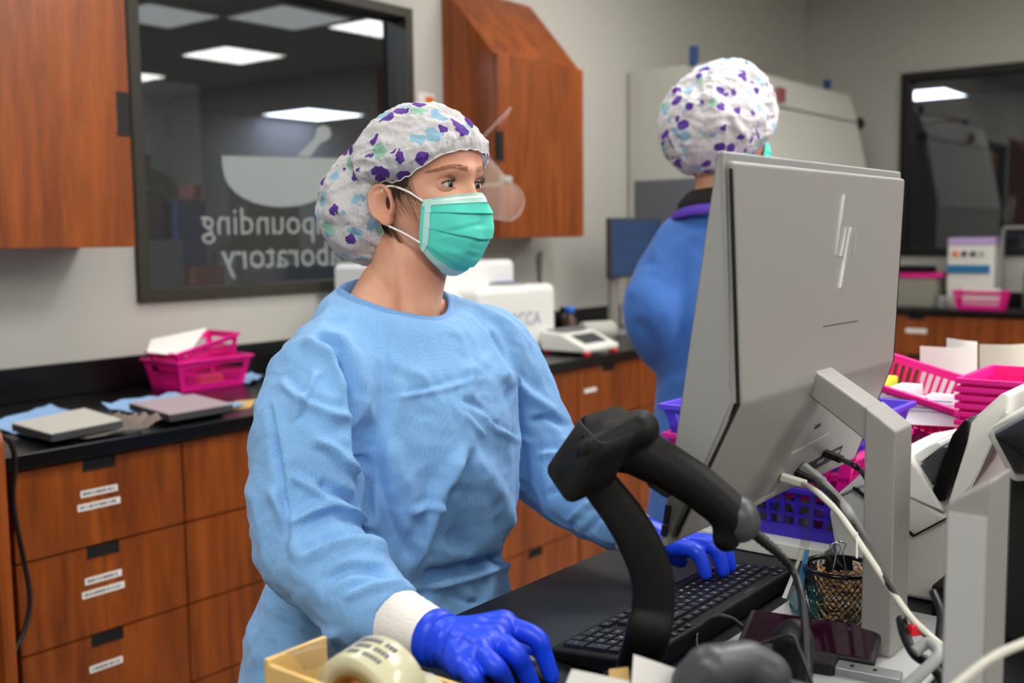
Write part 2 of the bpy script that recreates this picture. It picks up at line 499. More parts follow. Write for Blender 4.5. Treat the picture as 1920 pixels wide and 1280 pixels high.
# furniture glimpsed through the window
def solid(name, mbx, mt, label, cat, group=None, **k):
    return tag(obj(name, mbx, mt, **k), label, cat, group)
def far_counter():
    t = thing('far_counter', 'dark cluttered counter in the room behind the window', 'counter', (4.2, 6.0, 0))
    obj('body', MB().box(2.6, 7.5, 5.8, 6.4, 0, .95), 'darkgrey_plastic', t)
    obj('top', MB().box(2.55, 7.55, 5.75, 6.4, .95, .99), 'black_matte', t)
far_counter()
rnd = random.Random(3)
for k, (px0, px1, py0, py1, Y, mt, lb, cat) in enumerate((
        (335, 385, 375, 450, 6.1, 'dark_blue', 'dark blue box on the counter behind the window', 'box'),
        (368, 382, 362, 376, 6.0, 'dull_red', 'small red jar above the blue box behind the window', 'jar'),
        (268, 312, 360, 415, 6.15, 'darkgrey_plastic', 'grey domed machine behind the window by its left edge', 'machine'),
        (270, 282, 290, 350, 6.74, 'darkgrey_plastic', 'narrow grey panel hung on the partition behind the window', 'panel'),
        (270, 345, 450, 490, 5.78, 'grey_plastic', 'pale grey carton low behind the window', 'carton'),
        (362, 420, 498, 520, 5.76, 'dull_red', 'dark red tray low behind the window', 'tray'),
        (440, 560, 470, 500, 5.95, 'grey_plastic', 'long grey box behind the window lettering', 'box'),
        (470, 560, 352, 400, 6.2, 'darkgrey_plastic', 'dark shelf of supplies under the mortar decal', 'shelf'))):
    p = ony(px0, py1, Y); q = ony(px1, py0, Y)
    z0 = .99 if Y < 6.4 else p[2]
    mbx = MB().box(p[0], q[0], Y, Y+.25, z0, max(q[2], z0+.05))
    if k == 1: mbx = MB().box(p[0], q[0], Y+.02, Y+.2, BOXTOP, BOXTOP+.1)
    if k == 0: BOXTOP = max(q[2], z0+.05)
    if k == 5: mbx = MB().box(p[0], q[0], Y, Y+.15, z0, max(q[2], z0+.05))
    if k == 4: mbx = MB().box(p[0], q[0], Y, Y+.2, z0, max(q[2], z0+.05))
    solid(cat if cat != 'panel' else 'wall_panel', mbx, mt, lb, cat, bevel=.03 if k == 2 else .006)

# counters
def drawer_unit(x0, x1, first_label, label, labelled=True, pulls=True):
    t = thing('drawer_unit', label, 'cabinet', ((x0+x1)/2, FR+.3, 0), group='drawer units along the back wall')
    obj('carcass', MB().box(x0+.001, x1-.001, FR+.02, YA-.02, -.02, .868), 'shadow_gap', t)
    obj('toe_kick', MB().box(x0, x1, FR+.07, FR+.09, FZ, -.02), 'black_matte', t)
    zs = (.862, .628, .388, .156, -.02)
    cx = (x0+x1)/2-.008
    for i in range(4):
        z1, z0 = zs[i]-.003, zs[i+1]+.003
        pw, ph = .047, .026
        d = MB()
        a0, a1 = x0+.003, x1-.003
        # front with a notch cut for the pull
        for (u0, u1, v0, v1) in ((a0, cx-pw, z0, z1), (cx+pw, a1, z0, z1), (cx-pw, cx+pw, z0, z1-ph)):
            d.box(u0, u1, FR, FR+.02, v0, v1)
        dr = obj('drawer', d, 'cherry', t)
        obj('pull', MB().box(cx-pw, cx+pw, FR+.004, FR+.018, z1-ph, z1+.0).box(cx-pw, cx+pw, FR-.003, FR+.004, z1-ph-.003, z1-ph+.002), 'black_matte', dr)
        if labelled:
            strips = ((-.056, .05, -.088, 'CAPS AND TRAYS'), (-.066, .056, -.123, 'CAPSULE MACHINE PLATES')) if i < 2 else ((-.056, .04, -.088, 'SUPPLIES'),)
            for (u0, u1, dz, s_) in strips:
                k = MB().box(cx+u0, cx+u1, FR-.0012, FR, z1+dz-.009, z1+dz+.009)
                lb = obj('label_strip', k, 'paper', dr)
                pm = MB(); xx = cx+u0+.006; rq = random.Random(int(1000*(z1+dz)))
                while xx < cx+u1-.012:
                    wq = rq.uniform(.003, .007); pm.box(xx, xx+wq, FR-.0016, FR-.0012, z1+dz-.004, z1+dz+.004); xx += wq+rq.choice((.0015, .0015, .004))
                tag(obj('print', pm, 'print_grey', dr), kind='stuff')
    return t
edges = [1.256, 1.746, 2.50, 3.10, 3.706, 4.196, 4.686, 5.176]
wh = ('first drawer unit from the wooden end panel, with white label strips on its fronts', 'second drawer unit from the wooden end panel, plain fronts beside the labelled one',
      'drawer unit behind the woman in the pale blue gown', 'drawer unit under the white mixing machine',
      'drawer unit with one white label below the small balance', 'drawer unit behind the barcode scanner head, half hidden by the standing colleague', 'drawer unit beside the white hood, behind the standing colleague')
for k in range(7):
    drawer_unit(edges[k], edges[k+1], '', wh[k], labelled=(k == 0))
# single label on the unit below the balance
lu = [o for o in bpy.data.objects if o.name.startswith('drawer_unit') and o.parent is None][4]
dr0 = [o for o in lu.children if o.name.startswith('drawer')][0]
p = ony(1107, 731, FR)
obj('label_strip', MB().box(p[0]-.045, p[0]+.045, FR-.0012, FR, p[2]-.009, p[2]+.009), 'paper', dr0)
ct = thing('back_counter', 'long glossy black worktop with upstand along the back wall', 'worktop', (2.9, 3.0, .87))
obj('worktop', MB().box(1.12, 5.3, FR-.03, YA-.001, .87, .91), 'black_resin', ct, bevel=.004)
obj('upstand', MB().box(1.12, 5.3, YA-.022, YA-.001, .911, 1.023), 'black_resin', ct, bevel=.003)

# wooden end panel on the left and cord
mb = MB(); X0, X1 = 1.083, 1.112; Yf = 2.3
pts = [(X0, Yf, FZ)]+[(X0, Yf+.05-.05*math.cos(q), .985+.05*math.sin(q)) for q in np.linspace(0, math.pi/2, 7)]+[(X0, 3.3, 1.035), (X0, 3.3, FZ)]
mb.prism(pts, (X1-X0, 0, 0))
ep = thing('end_panel', 'cherry wood end panel with rounded corner left of the drawers', 'panel', (1.1, 2.3, 0))
obj('board', mb, 'cherry', ep, bevel=.003)
obj('plinth', MB().box(X0-.5, X0, 2.5, 3.3, FZ, .9), 'cherry', ep)
cp = [ony(8, 818, 2.4), ony(22, 835, 2.42), ony(28, 870, 2.5), ony(24, 930, 2.52), ony(30, 980, 2.53), ony(45, 1050, 2.54), ony(56, 1120, 2.53), ony(46, 1180, 2.52), ony(16, 1240, 2.50), ony(-15, 1300, 2.48)]
tag(obj('hanging_cable', MB().tube(smooth_path(cp), .0065), 'cable_black', smooth=True), 'black power cord hanging in front of the cherry drawers', 'cable')

# wall cabinets with sloped tops
def wall_cabinet(x0, x1, z0, z1, zt, label, handle_right):
    t = thing('wall_cabinet', label, 'cabinet', ((x0+x1)/2, YA, z0), group='cherry wall cabinets')
    y0 = YA-.33
    prof = [(x0, y0+.02, z0), (x0, y0+.02, z1), (x0, YA-.001, zt), (x0, YA-.001, z0)]
    obj('carcass', MB().prism(prof, (x1-x0, 0, 0)), 'cherry', t, bevel=.002)
    d = MB(); hw, hh = .022, .065
    hz = z0+.38 if not handle_right else float(ony(240, 213, y0)[2])
    if handle_right:
        d.box(x0+.002, x1-hw*2, y0, y0+.019, z0+.002, z1-.002).box(x1-hw*2, x1, y0, y0+.019, z0+.002, hz-hh).box(x1-hw*2, x1, y0, y0+.019, hz+hh, z1-.002)
        hx0, hx1 = x1-hw*2, x1
    else:
        hz = float(ony(940, 273, y0)[2]); hw = .02
        d.box(x0+hw*2, x1-.002, y0, y0+.019, z0+.002, z1-.002).box(x0, x0+hw*2, y0, y0+.019, z0+.002, hz-hh).box(x0, x0+hw*2, y0, y0+.019, hz+hh, z1-.002)
        hx0, hx1 = x0, x0+hw*2
    dr = obj('door', d, 'cherry', t)
    obj('pull', MB().box(hx0, hx1, y0+.002, y0+.018, hz-hh, hz+hh).box(hx0-.002, hx1+.002, y0-.004, y0+.004, hz-hh-.004, hz-hh+.004), 'black_matte', dr)
wall_cabinet(.9, float(ony(254, 464, YA-.33)[0]), 1.408, 2.25, 2.55, 'cherry wall cabinet beside the window, cropped by the picture edge', True)
wall_cabinet(3.79, 4.468, 1.42, 2.246, 2.60, 'cherry wall cabinet with sloped top, alone on the wall', False)

# right hand counter (below the dark window)
RF = 7.33
ct2 = thing('side_counter', 'black worktop with upstand below the dark corner window', 'worktop', (7.6, 1.5, .87))
obj('worktop', MB().box(RF-.03, XB-.001, -1.5, 2.62, .87, .91), 'black_resin', ct2, bevel=.004)
obj('upstand', MB().box(XB-.022, XB-.001, -1.5, 2.62, .911, 1.0), 'black_resin', ct2, bevel=.003)
ys = [2.6-.8*k for k in range(5)]
wl = ('cherry drawer unit with one white label below the dark window', 'cherry drawer unit behind the upright white papers', 'cherry drawer unit at the right edge of the picture', 'cherry drawer unit beyond the right edge')
for k in range(3):
    y1, y0 = ys[k], ys[k+1]
    t = thing('drawer_unit', wl[k], 'cabinet', (RF+.3, (y0+y1)/2, 0), group='drawer units under the dark window')
    obj('carcass', MB().box(RF+.02, XB-.03, y0+.001, y1-.001, 0, .868), 'shadow_gap', t)
    obj('toe_kick', MB().box(RF+.07, RF+.09, y0, y1, FZ, 0), 'black_matte', t)
    cy = (y0+y1)/2+.12
    for i, (z1, z0) in enumerate(((.859, .60), (.594, .35), (.344, .005))):
        pw, ph = .055, .028
        d = MB()
        for (u0, u1, v0, v1) in ((y0+.003, cy-pw, z0, z1), (cy+pw, y1-.003, z0, z1), (cy-pw, cy+pw, z0, z1-ph)):
            d.box(RF, RF+.02, u0, u1, v0, v1)
        dr = obj('drawer', d, 'cherry', t)
        obj('pull', MB().box(RF+.004, RF+.018, cy-pw, cy+pw, z1-ph, z1), 'black_matte', dr)
        if i == 0: obj('label_strip', MB().box(RF-.0012, RF, cy-.07, cy+.07, z1-.115, z1-.085), 'paper', dr)

# island desk the woman works at
DY = .955
dk = thing('island_desk', 'long black work desk in front of the woman', 'desk', (1.9, .5, 0))
obj('desktop', MB().box(.30, 3.6, -.35, DY, .872, .91), 'desk_black', dk, bevel=.004)
obj('side_panel', MB().box(.36, .385, -.3, DY-.1, FZ, .872), 'cherry', dk)
obj('side_panel', MB().box(3.5, 3.525, -.3, DY-.1, FZ, .872), 'cherry', dk)
obj('back_panel', MB().box(.385, 3.5, .28, .30, .05, .872), 'cherry_flat', dk)
# ------------------------------------------------------------------ things on the back counter
def basket(name, label, mt, x0, x1, y0, y1, z0, h, taper=.02, group=None, style='slats', loc=None, tilt=None, rim_mt=None, rows=2):
    """open plastic basket; outer rim x0..x1,y0..y1, floor smaller by taper"""
    t = thing(name, label, 'basket', ((x0+x1)/2, (y0+y1)/2, z0), group=group)
    z1 = z0+h; th = .003
    top = [(x0, y0), (x1, y0), (x1, y1), (x0, y1)]
    bot = [(x0+taper, y0+taper), (x1-taper, y0+taper), (x1-taper, y1-taper), (x0+taper, y1-taper)]
    obj('floor_plate', MB().box(bot[0][0], bot[2][0], bot[0][1], bot[2][1], z0, z0+th), mt, t)
    for k in range(4):
        a0 = np.array((*bot[k], z0)); a1 = np.array((*bot[(k+1) % 4], z0)); b0 = np.array((*top[k], z1)); b1 = np.array((*top[(k+1) % 4], z1))
        n = np.cross(a1-a0, b0-a0); n = n/np.linalg.norm(n)*th
        w = MB()
        def q(u, v): return (a0*(1-u)+a1*u)*(1-v)+(b0*(1-u)+b1*u)*v
        def rect(u0, u1, v0, v1):
            c = [q(u0, v0), q(u1, v0), q(u1, v1), q(u0, v1)]
            w.hexa([p for p in c]+[p-n for p in c])
        L_ = np.linalg.norm(b1-b0)
        if style == 'slats':
            rect(0, 1, 0, .16); rect(0, 1, .84, 1)
            if rows == 2: rect(0, 1, .47, .55)
            rect(0, .06, .16, .84); rect(.94, 1, .16, .84)
            m = max(4, int(L_/.016))
            for i in range(1, m):
                u = .06+.88*i/m; rect(u-.0028/L_, u+.0028/L_, .16, .84)
        elif style == 'window':
            rect(0, 1, 0, .2); rect(0, 1, .82, 1); rect(0, .08, .2, .82); rect(.92, 1, .2, .82); rect(0, 1, .5, .56)
            m = max(4, int(L_/.013))
            for i in range(1, m):
                u = .08+.84*i/m; rect(u-.002/L_, u+.002/L_, .2, .5)
        elif style == 'arches':
            rect(0, 1, 0, .2); rect(0, 1, .9, 1)
            m = max(4, int(L_/.026))
            for i in range(m+1):
                u = .03+.94*i/m; rect(max(u-.004/L_, 0), min(u+.004/L_, 1), .2, .9)
                if i < m:
                    um = .03+.94*(i+.5)/m; g = .94/m
                    for v in (.22, .46, .70):
                        for (du0, du1, dv) in ((-.5, -.34, .05), (-.36, -.16, .015), (-.18, .18, 0), (.16, .36, .015), (.34, .5, .05)):
                            rect(um+du0*g, um+du1*g, v+dv-.025, v+dv+.03)
        obj('lattice_wall', w, mt, t)
    r = MB(); e = .007
    for (p0, p1, p2, p3) in ((x0-e, x1+e, y0-e, y0+.002), (x0-e, x1+e, y1-.002, y1+e), (x0-e, x0+.002, y0, y1), (x1-.002, x1+e, y0, y1)):
        r.box(p0, p1, p2, p3, z1-.006, z1+.004)
    obj('rim', r, rim_mt or mt, t, bevel=.002)
    if tilt:
        t.rotation_euler = tilt
    if loc is not None:
        t.location = [float(c) for c in loc]
    return t

def sheet(name, label, cat, pts, mt, th=.0008, group=None, parent=None):
    """a sheet from a grid of 3D points"""
    P = np.array(pts, float)
    n = np.cross(P[1, 0]-P[0, 0], P[0, 1]-P[0, 0]); n = n/np.linalg.norm(n)*th
    m_ = MB(); m_.grid(P); m_.grid((P+n)[::-1])
    R_, C_ = P.shape[:2]; K = R_*C_
    Q = np.concatenate([P.reshape(-1, 3), (P+n).reshape(-1, 3)])
    ring = [(0, j) for j in range(C_)]+[(i, C_-1) for i in range(1, R_)]+[(R_-1, j) for j in range(C_-2, -1, -1)]+[(i, 0) for i in range(R_-2, 0, -1)]
    E_ = MB(); E_.v = Q.tolist(); E_.f = []
    for k in range(len(ring)):
        a = ring[k][0]*C_+ring[k][1]; b = ring[(k+1) % len(ring)]; b = b[0]*C_+b[1]
        E_.f.append((a, b, b+K, a+K))
    m_.add(E_.v, E_.f)
    o = obj(name, m_, mt, parent, smooth=True, fixn=True)
    return tag(o, label, cat, group) if label else o
def bilin(a, b, c, d, n=6, m=6, fn=None):
    """a,b bottom corners, d,c top corners"""
    a, b, c, d = (np.array(q, float) for q in (a, b, c, d))
    P = np.array([[(a*(1-u)+b*u)*(1-v)+(d*(1-u)+c*u)*v for u in np.linspace(0, 1, m)] for v in np.linspace(0, 1, n)])
    if fn is not None:
        for i, v in enumerate(np.linspace(0, 1, n)):
            for j, u in enumerate(np.linspace(0, 1, m)): P[i, j] += fn(u, v)
    return P

# pink basket pair on the left
CZ = .911
bx = onz(335, 738, CZ)
basket('plastic_basket', 'pink plastic basket on the black counter below the window', 'pink', bx[0]-.005, bx[0]+.30, bx[1]-.01, bx[1]+.20, CZ, .105, .022, style='window', group='pink plastic baskets')
t2 = basket('plastic_basket', 'pink basket set tilted into another one, holding papers, below the window', 'pink', bx[0]+.02, bx[0]+.28, bx[1]+.01, bx[1]+.18, CZ+.05, .09, .02, style='window', group='pink plastic baskets')
t2.rotation_euler = (0, -.2, 0); t2.location.z += .02
pc = [ony(275, 660, bx[1]+.06), ony(350, 668, bx[1]+.03), ony(388, 614, bx[1]+.08), ony(283, 636, bx[1]+.14)]
sheet('paper_sheet', 'white printed paper lying in the tilted pink basket', 'paper', bilin(*pc), 'paper')
mb = MB().box(bx[0]+.10, bx[0]+.20, bx[1]+.02, bx[1]+.05, CZ+.005, CZ+.045)
solid('pill_box', mb, 'orange', 'orange packet inside the pink basket below the window', 'packet', bevel=.003)

# capsule plates, wipes and foil
def wipe(label, px, z=.9125, seed=0):
    pts = [onz(x, y, z) for x, y in px]
    rr = random.Random(seed)
    P = bilin(*pts, n=9, m=9, fn=lambda u, v: np.array([0, 0, .006*rr.random()+.018*(abs(u-.5)*2)**4*(rr.random()*.6+.2)]))
    sheet('blue_wipe', label, 'wipe', P, 'blue_wipe', group='blue wipes on the counter')
wipe('pale blue wipe under the ribbed plate by the wooden end panel', ((-20, 800), (75, 828), (235, 790), (95, 765)), seed=1)
wipe('pale blue wipe under the pinkish ribbed plate', ((190, 765), (330, 790), (462, 762), (330, 742)), seed=2)
wipe('pale blue wipe beside the pink basket', ((445, 716), (470, 722), (500, 708), (470, 700)), seed=3)
def plate(label, px, mt, z=.925):
    P = [onz(x, y, z+.022) for x, y in px]      # near-left, near-right, far-right, far-left
    t = thing('capsule_plate', label, 'plate', np.mean(P, 0)-np.array([0, 0, .02]), group='ribbed capsule plates')
    P = [p-np.array(t.location)*0 for p in P]
    body = MB().hexa([p-np.array([0, 0, .022]) for p in P]+[p-np.array([0, 0, .004]) for p in P])
    obj('body', body, 'darkgrey_plastic', t)
    for i in range(13):
        u = (i+.15)/13; u1 = (i+.62)/13
        a, b, c, d = P
        q = [a*(1-u)+b*u, a*(1-u1)+b*u1, d*(1-u1)+c*u1, d*(1-u)+c*u]
        obj('rib', MB().hexa([p-np.array([0, 0, .005]) for p in q]+q), mt, t)
plate('silver ribbed capsule plate on a blue wipe, beside crumpled foil', ((22, 792), (96, 812), (230, 786), (158, 764)), 'metal_rib')
plate('pinkish ribbed capsule plate on a blue wipe near the pink basket', ((242, 754), (318, 776), (436, 756), (362, 738)), 'pinkgrey', .925)
rr = random.Random(5)
fo = [onz(78, 824, .914), onz(165, 824, .914), onz(308, 800, .914), onz(225, 792, .914)]
P = bilin(fo[0], fo[1], fo[2], fo[3], n=10, m=16, fn=lambda u, v: np.array([0, 0, .004+.018*rr.random()*v+.03*max(0, v-.8)*5*rr.random()]))
sheet('foil_sheet', 'crumpled silver foil on the counter edge beside the ribbed plate', 'foil', P, 'foil')
rr2 = random.Random(8)
tan_p = [onz(432, 766, .913), onz(470, 762, .913), onz(480, 748, .913), onz(440, 752, .913)]
sheet('kraft_paper', 'small tan paper scrap on the counter by the pinkish plate', 'paper', bilin(*tan_p), 'cardboard', .004)

# white mixing machine
Y0 = 2.83
xm1 = float(ony(1045, 600, Y0)[0]); zt = float(ony(1020, 532, Y0)[2])
t = thing('mixing_machine', 'large white laboratory mixing machine on the back counter behind the woman', 'machine', (3.6, 3.0, CZ))
obj('housing', MB().box(3.35, xm1, Y0, 3.25, CZ+.015, zt), 'white_gloss', t, bevel=.035, seg=4)
hz = float(ony(940, 486, 3.05)[2])
obj('lid', MB().box(2.98, float(ony(950, 500, 3.05)[0]), 3.0, 3.3, CZ+.2, hz), 'white_gloss', t, bevel=.025, seg=3)
obj('side_housing', MB().box(2.95, 3.35, 2.9, 3.25, CZ+.015, zt-.02), 'white_gloss', t, bevel=.03, seg=3)
c = ony(960, 527, 2.95); c[2] = zt+.001
obj('control_dial', MB().lathe([(.10, 0), (.10, .006), (.085, .012), (.001, .013)], (3.72, 2.99, zt-.002), 32), 'grey_plastic', t, smooth=True)
obj('display', MB().box(3.66, 3.76, 2.95, 3.01, zt+.0105, zt+.0125), 'print_blue', t)
mb = MB(); a = ony(958, 613, Y0-.0012); b = ony(1014, 611, Y0-.0012)
V, F = text_geo('PCCA', 1); sz = (b[0]-a[0])/V[:, 0].max()
put_text(mb, 'PCCA', a, (1, 0, 0), (0, 0, 1), sz)
obj('lettering', mb, 'print_blue_grey', t)
mb = MB(); a = ony(975, 627, Y0-.0012); put_text(mb, 'unguator', a, (1, 0, 0), (0, 0, 1), .016)
q0 = ony(942, 604, Y0-.001)
obj('swoosh', MB().prism([q0+np.array(p) for p in ((0, 0, -.03), (.03, 0, -.04), (.045, 0, .01), (.03, 0, .045), (.0, 0, .03))], (0, -.001, 0)), 'print_blue', t)
for (fx, fy) in ((3.05, 2.95), (3.05, 3.2), (3.85, 2.9), (3.85, 3.2)):
    obj('foot', MB().lathe([(.02, 0), (.02, .02)], (fx, fy, CZ), 12), 'black_matte', t)

# small balance
t = thing('balance', 'small white balance with red feet beside the mixing machine', 'balance', (3.9, 2.68, CZ))
x0, x1 = 3.75, 4.02
yy = lambda v: 2.575+(v-2.66)*.82
obj('body', MB().prism([(x0, yy(2.66), CZ+.014), (x0, yy(2.95), CZ+.014), (x0, yy(2.95), CZ+.10), (x0, yy(2.82), CZ+.09), (x0, yy(2.66), CZ+.035)], (x1-x0, 0, 0)), 'white_plastic', t, bevel=.008)
obj('display', MB().hexa([(3.80, yy(2.70), CZ+.0495), (3.97, yy(2.70), CZ+.0495), (3.97, yy(2.79), CZ+.081), (3.80, yy(2.79), CZ+.081), (3.80, yy(2.70), CZ+.052), (3.97, yy(2.70), CZ+.052), (3.97, yy(2.79), CZ+.0835), (3.80, yy(2.79), CZ+.0835)]), 'darkgrey_plastic', t)
obj('pan', MB().box(3.78, 3.99, yy(2.83), yy(2.94), CZ+.098, CZ+.104), 'steel', t, bevel=.002)
for (fx, fy) in ((x0+.03, yy(2.675)), (x1-.03, yy(2.675)), (x0+.03, yy(2.93)), (x1-.03, yy(2.93))):
    obj('foot', MB().lathe([(.017, 0), (.02, .006), (.017, .016)], (fx, fy, CZ), 14), 'red', t, smooth=True)

# bottles and clutter behind the balance
def bottle(label, c, r, h, mt, cap_mt, neck=.45, name='bottle', group=None):
    t = thing(name, label, 'bottle', c, group=group)
    obj('body', MB().lathe([(r*.9, 0), (r, .004), (r, h*.62), (r*neck, h*.78), (r*neck, h*.86)], c, 20), mt, t, smooth=True)
    obj('cap', MB().lathe([(r*neck*1.25, h*.84), (r*neck*1.25, h*.98), (r*neck*1.05, h)], c, 20), cap_mt, t, smooth=True)
    return t
bottle('brown bottle with a bright blue cap behind the white balance', (4.20, 2.97, CZ), .04, .175, 'amber', 'blue_cap', .5)
bottle('dark bottle beside the blue-capped one behind the balance', (4.36, 3.12, CZ), .035, .16, 'black_gloss', 'black_matte', .5)
solid('storage_box', MB().box(4.1, 4.34, 3.14, 3.3, CZ, CZ+.13), 'black_plastic', 'low black box against the wall behind the balance', 'box', bevel=.01)
solid('towel_roll', MB().lathe([(.045, -.09), (.05, -.08), (.05, .08), (.045, .09)], (4.33, 2.90, CZ+.05), 20, (1, -.4, 0)), 'hood_side', 'grey-green roll lying behind the balance', 'roll', smooth=True)
basket('plastic_basket', 'pink basket on the back counter beside the standing colleague', 'pink', 4.66, 4.92, 2.70, 2.86, CZ, .11, .015, style='window', group='pink plastic baskets')

# small monitor on the counter
t = thing('desk_monitor', 'small monitor with a dark blue screen beside the standing colleague', 'monitor', (4.85, 3.05, CZ))
a = ony(1145, 408, 3.0); b = ony(1147, 522, 3.0)
obj('bezel', MB().box(a[0], a[0]+.5, 3.0, 3.03, b[2], a[2]), 'darkgrey_plastic', t, bevel=.004)
obj('screen', MB().box(a[0]+.012, a[0]+.488, 2.997, 3.0, b[2]+.012, a[2]-.012), 'screen_blue', t)
obj('stand', MB().box(a[0]+.06, a[0]+.13, 3.03, 3.06, CZ+.012, b[2]+.1), 'silver', t, bevel=.004)
obj('base', MB().box(a[0]-.0, a[0]+.3, 2.94, 3.14, CZ, CZ+.012), 'silver', t, bevel=.004)
solid('wall_pipe', MB().tube([(a[0]-.08, YA-.03, .91), (a[0]-.08, YA-.03, 1.35)], .022, 12), 'hood_side', 'short grey pipe on the wall beside the small monitor', 'pipe', smooth=True)

# label on the wall between window and cabinet
p = ony(800, 187, YA-.002)
tp = thing('wall_notice', 'small white notice with an orange mark beside the window frame', 'notice', p)
obj('sheet', MB().box(p[0]-.055, p[0]+.055, YA-.004, YA, p[2]-.03, p[2]+.03), 'paper', tp)
obj('mark', MB().box(p[0]-.01, p[0]+.045, YA-.006, YA-.004, p[2]-.02, p[2]+.015), 'orange', tp)

# face shield hanging by the cabinet
t = thing('face_shield', 'clear plastic face shield hanging in front of the wall cabinet', 'face shield', ony(940, 340, 2.98))
def fs(x, y, d=2.98): return ony(x, y, d)
rows = []
for (xa, ya, xb, yb) in ((893, 270, 912, 292), (884, 330, 952, 338), (884, 372, 978, 372), (896, 398, 972, 392), (920, 410, 962, 409)):
    rows.append([fs(xa+(xb-xa)*u, ya+(yb-ya)*u, 2.98-.05*math.sin(math.pi*u)) for u in np.linspace(0, 1, 9)])
sheet('visor', None, None, rows, 'visor_clear', .001, parent=t)
edge = [fs(912, 292), fs(935, 318), fs(952, 338), (fs(975, 358)), fs(981, 380), fs(972, 402), fs(955, 412), fs(925, 407), fs(896, 398)]
obj('rim', MB().tube(smooth_path(edge, 5), .005, 6), 'visor_edge', t, smooth=True)
obj('band', MB().tube(smooth_path([fs(884, 352), fs(915, 347), fs(950, 345), fs(972, 362)], 5), .006, 6), 'visor_edge', t, smooth=True)
c = fs(950, 337, 2.96)
obj('clip', MB().box(c[0]-.03, c[0]+.03, c[1]-.012, c[1]+.012, c[2]-.012, c[2]+.016), 'hood_side', t, bevel=.005)
obj('strap', MB().tube([fs(893, 270), (3.80, 3.0, 2.0), (3.80, 3.06, 1.93)], .003, 6), 'visor_edge', t)

# white containment hood
X0, X1 = 5.39, float(ony(1592, 180, 2.80)[0])
t = thing('containment_hood', 'big white laboratory hood in the corner behind the colleague', 'hood', (6.3, 3.0, 0))
prof = [(X0, 3.39, .92), (X0, 3.39, 2.37), (X0, 2.80, 2.37), (X0, 2.74, 2.16), (X0, 2.62, 1.62), (X0, 2.62, .92)]
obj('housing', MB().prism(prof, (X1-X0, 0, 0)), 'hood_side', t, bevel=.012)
def hf(v, x, d): # point on front slope; v 0 top .. 1
    y = 2.74+(2.62-2.74)*v; z = 2.16+(1.62-2.16)*v; return (x, y-d, z)
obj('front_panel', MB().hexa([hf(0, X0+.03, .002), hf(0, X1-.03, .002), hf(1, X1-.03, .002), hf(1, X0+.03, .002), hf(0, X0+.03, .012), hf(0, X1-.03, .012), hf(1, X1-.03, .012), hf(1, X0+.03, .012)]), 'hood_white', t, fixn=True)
obj('header', MB().hexa([(X0+.03, 2.80-.006, 2.35), (X1-.03, 2.794, 2.35), (X1-.03, 2.735, 2.175), (X0+.03, 2.735, 2.175), (X0+.03, 2.785, 2.35), (X1-.03, 2.785, 2.35), (X1-.03, 2.725, 2.175), (X0+.03, 2.725, 2.175)]), 'hood_white', t, fixn=True)
obj('side_window', MB().box(X0-.004, X0, 2.72, float(onx(1190, 340, X0)[1]), 1.1, 1.74), 'print_grey', t)
obj('stand', MB().box(X0+.02, X1-.02, 2.70, 3.38, FZ, .92), 'hood_side', t)
c = ony(1465, 175, 2.72)
obj('sticker', MB().box(c[0]-.05, c[0]+.05, 2.715, 2.73, 2.20, 2.28), 'dull_red', t)
for px_ in ((1301, 97), (1551, 158)):
    c = onx(px_[0], px_[1], X0) if px_[0] < 1400 else ony(px_[0], px_[1], 2.85)
    obj('blue_clip', MB().box(c[0]-.02, c[0]+.02, c[1]-.02, c[1]+.02, 2.365, c[2]+.03), 'dark_blue', t, bevel=.004)
c = ony(1601, 229, 2.72)
obj('sensor', MB().lathe([(.035, 0), (.045, .03), (.03, .06)], (X1-.005, 2.74, c[2]), 16, (1, 0, 0)), 'black_matte', t, smooth=True)

# things on the side counter
def onb(x, y, X): return onx(x, y, X)
t = thing('label_organizer', 'white boxed dispenser with lilac top and blue band on the side counter', 'dispenser', (7.6, 2.1, CZ))
p0 = onb(1775, 540, 7.55); p1 = onb(1864, 445, 7.55)
obj('body', MB().box(7.55, 7.8, p1[1], p0[1], CZ, p1[2]-.05), 'white_plastic', t, bevel=.006)
obj('top', MB().box(7.545, 7.8, p1[1], p0[1], p1[2]-.05, p1[2]), 'lilac', t, bevel=.006)
q = onb(1820, 505, 7.55)
obj('band', MB().box(7.53, 7.55, p1[1]+.02, p0[1], q[2]-.025, q[2]+.03), 'label_blue', t, bevel=.004)
for k in range(4):
    y = p0[1]-.05-(p0[1]-p1[1]-.1)*k/3.4
    obj('knob', MB().lathe([(.02, 0), (.016, .02)], (7.55, y, q[2]+.105), 12, (-1, 0, 0)), ('orange', 'darkgrey_plastic', 'darkgrey_plastic', 'hood_side')[k], t)
a = onb(1790, 545, 7.42); b = onb(1888, 545, 7.42)
basket('plastic_basket', 'pink basket of white packets on the side counter', 'pink', 7.38, 7.52, b[1], a[1], CZ, a[2]-CZ+.0, .02, style='window', group='pink plastic baskets')
solid('paper_packet', MB().box(7.42, 7.48, b[1]+.05, a[1]-.05, CZ+.006, a[2]+.02), 'paper', 'white packet inside the pink basket on the side counter', 'packet', bevel=.004)
t = thing('storage_tub', 'clear storage tub with a pink and black lid on the side counter', 'tub', (7.55, 2.4, CZ))
a = onb(1681, 560, 7.45); b = onb(1752, 560, 7.45); zr = onb(1720, 520, 7.45)[2]
obj('tub', MB().box(7.45, 7.7, b[1], a[1]+.05, CZ, zr), 'clear_box', t, bevel=.01)
obj('lid', MB().box(7.43, 7.72, b[1]-.03, a[1]+.06, zr, zr+.03), 'pink', t, bevel=.006)
obj('handle', MB().box(7.47, 7.68, b[1]+.06, a[1]+.03, zr+.03, zr+.075), 'black_plastic', t, bevel=.006)
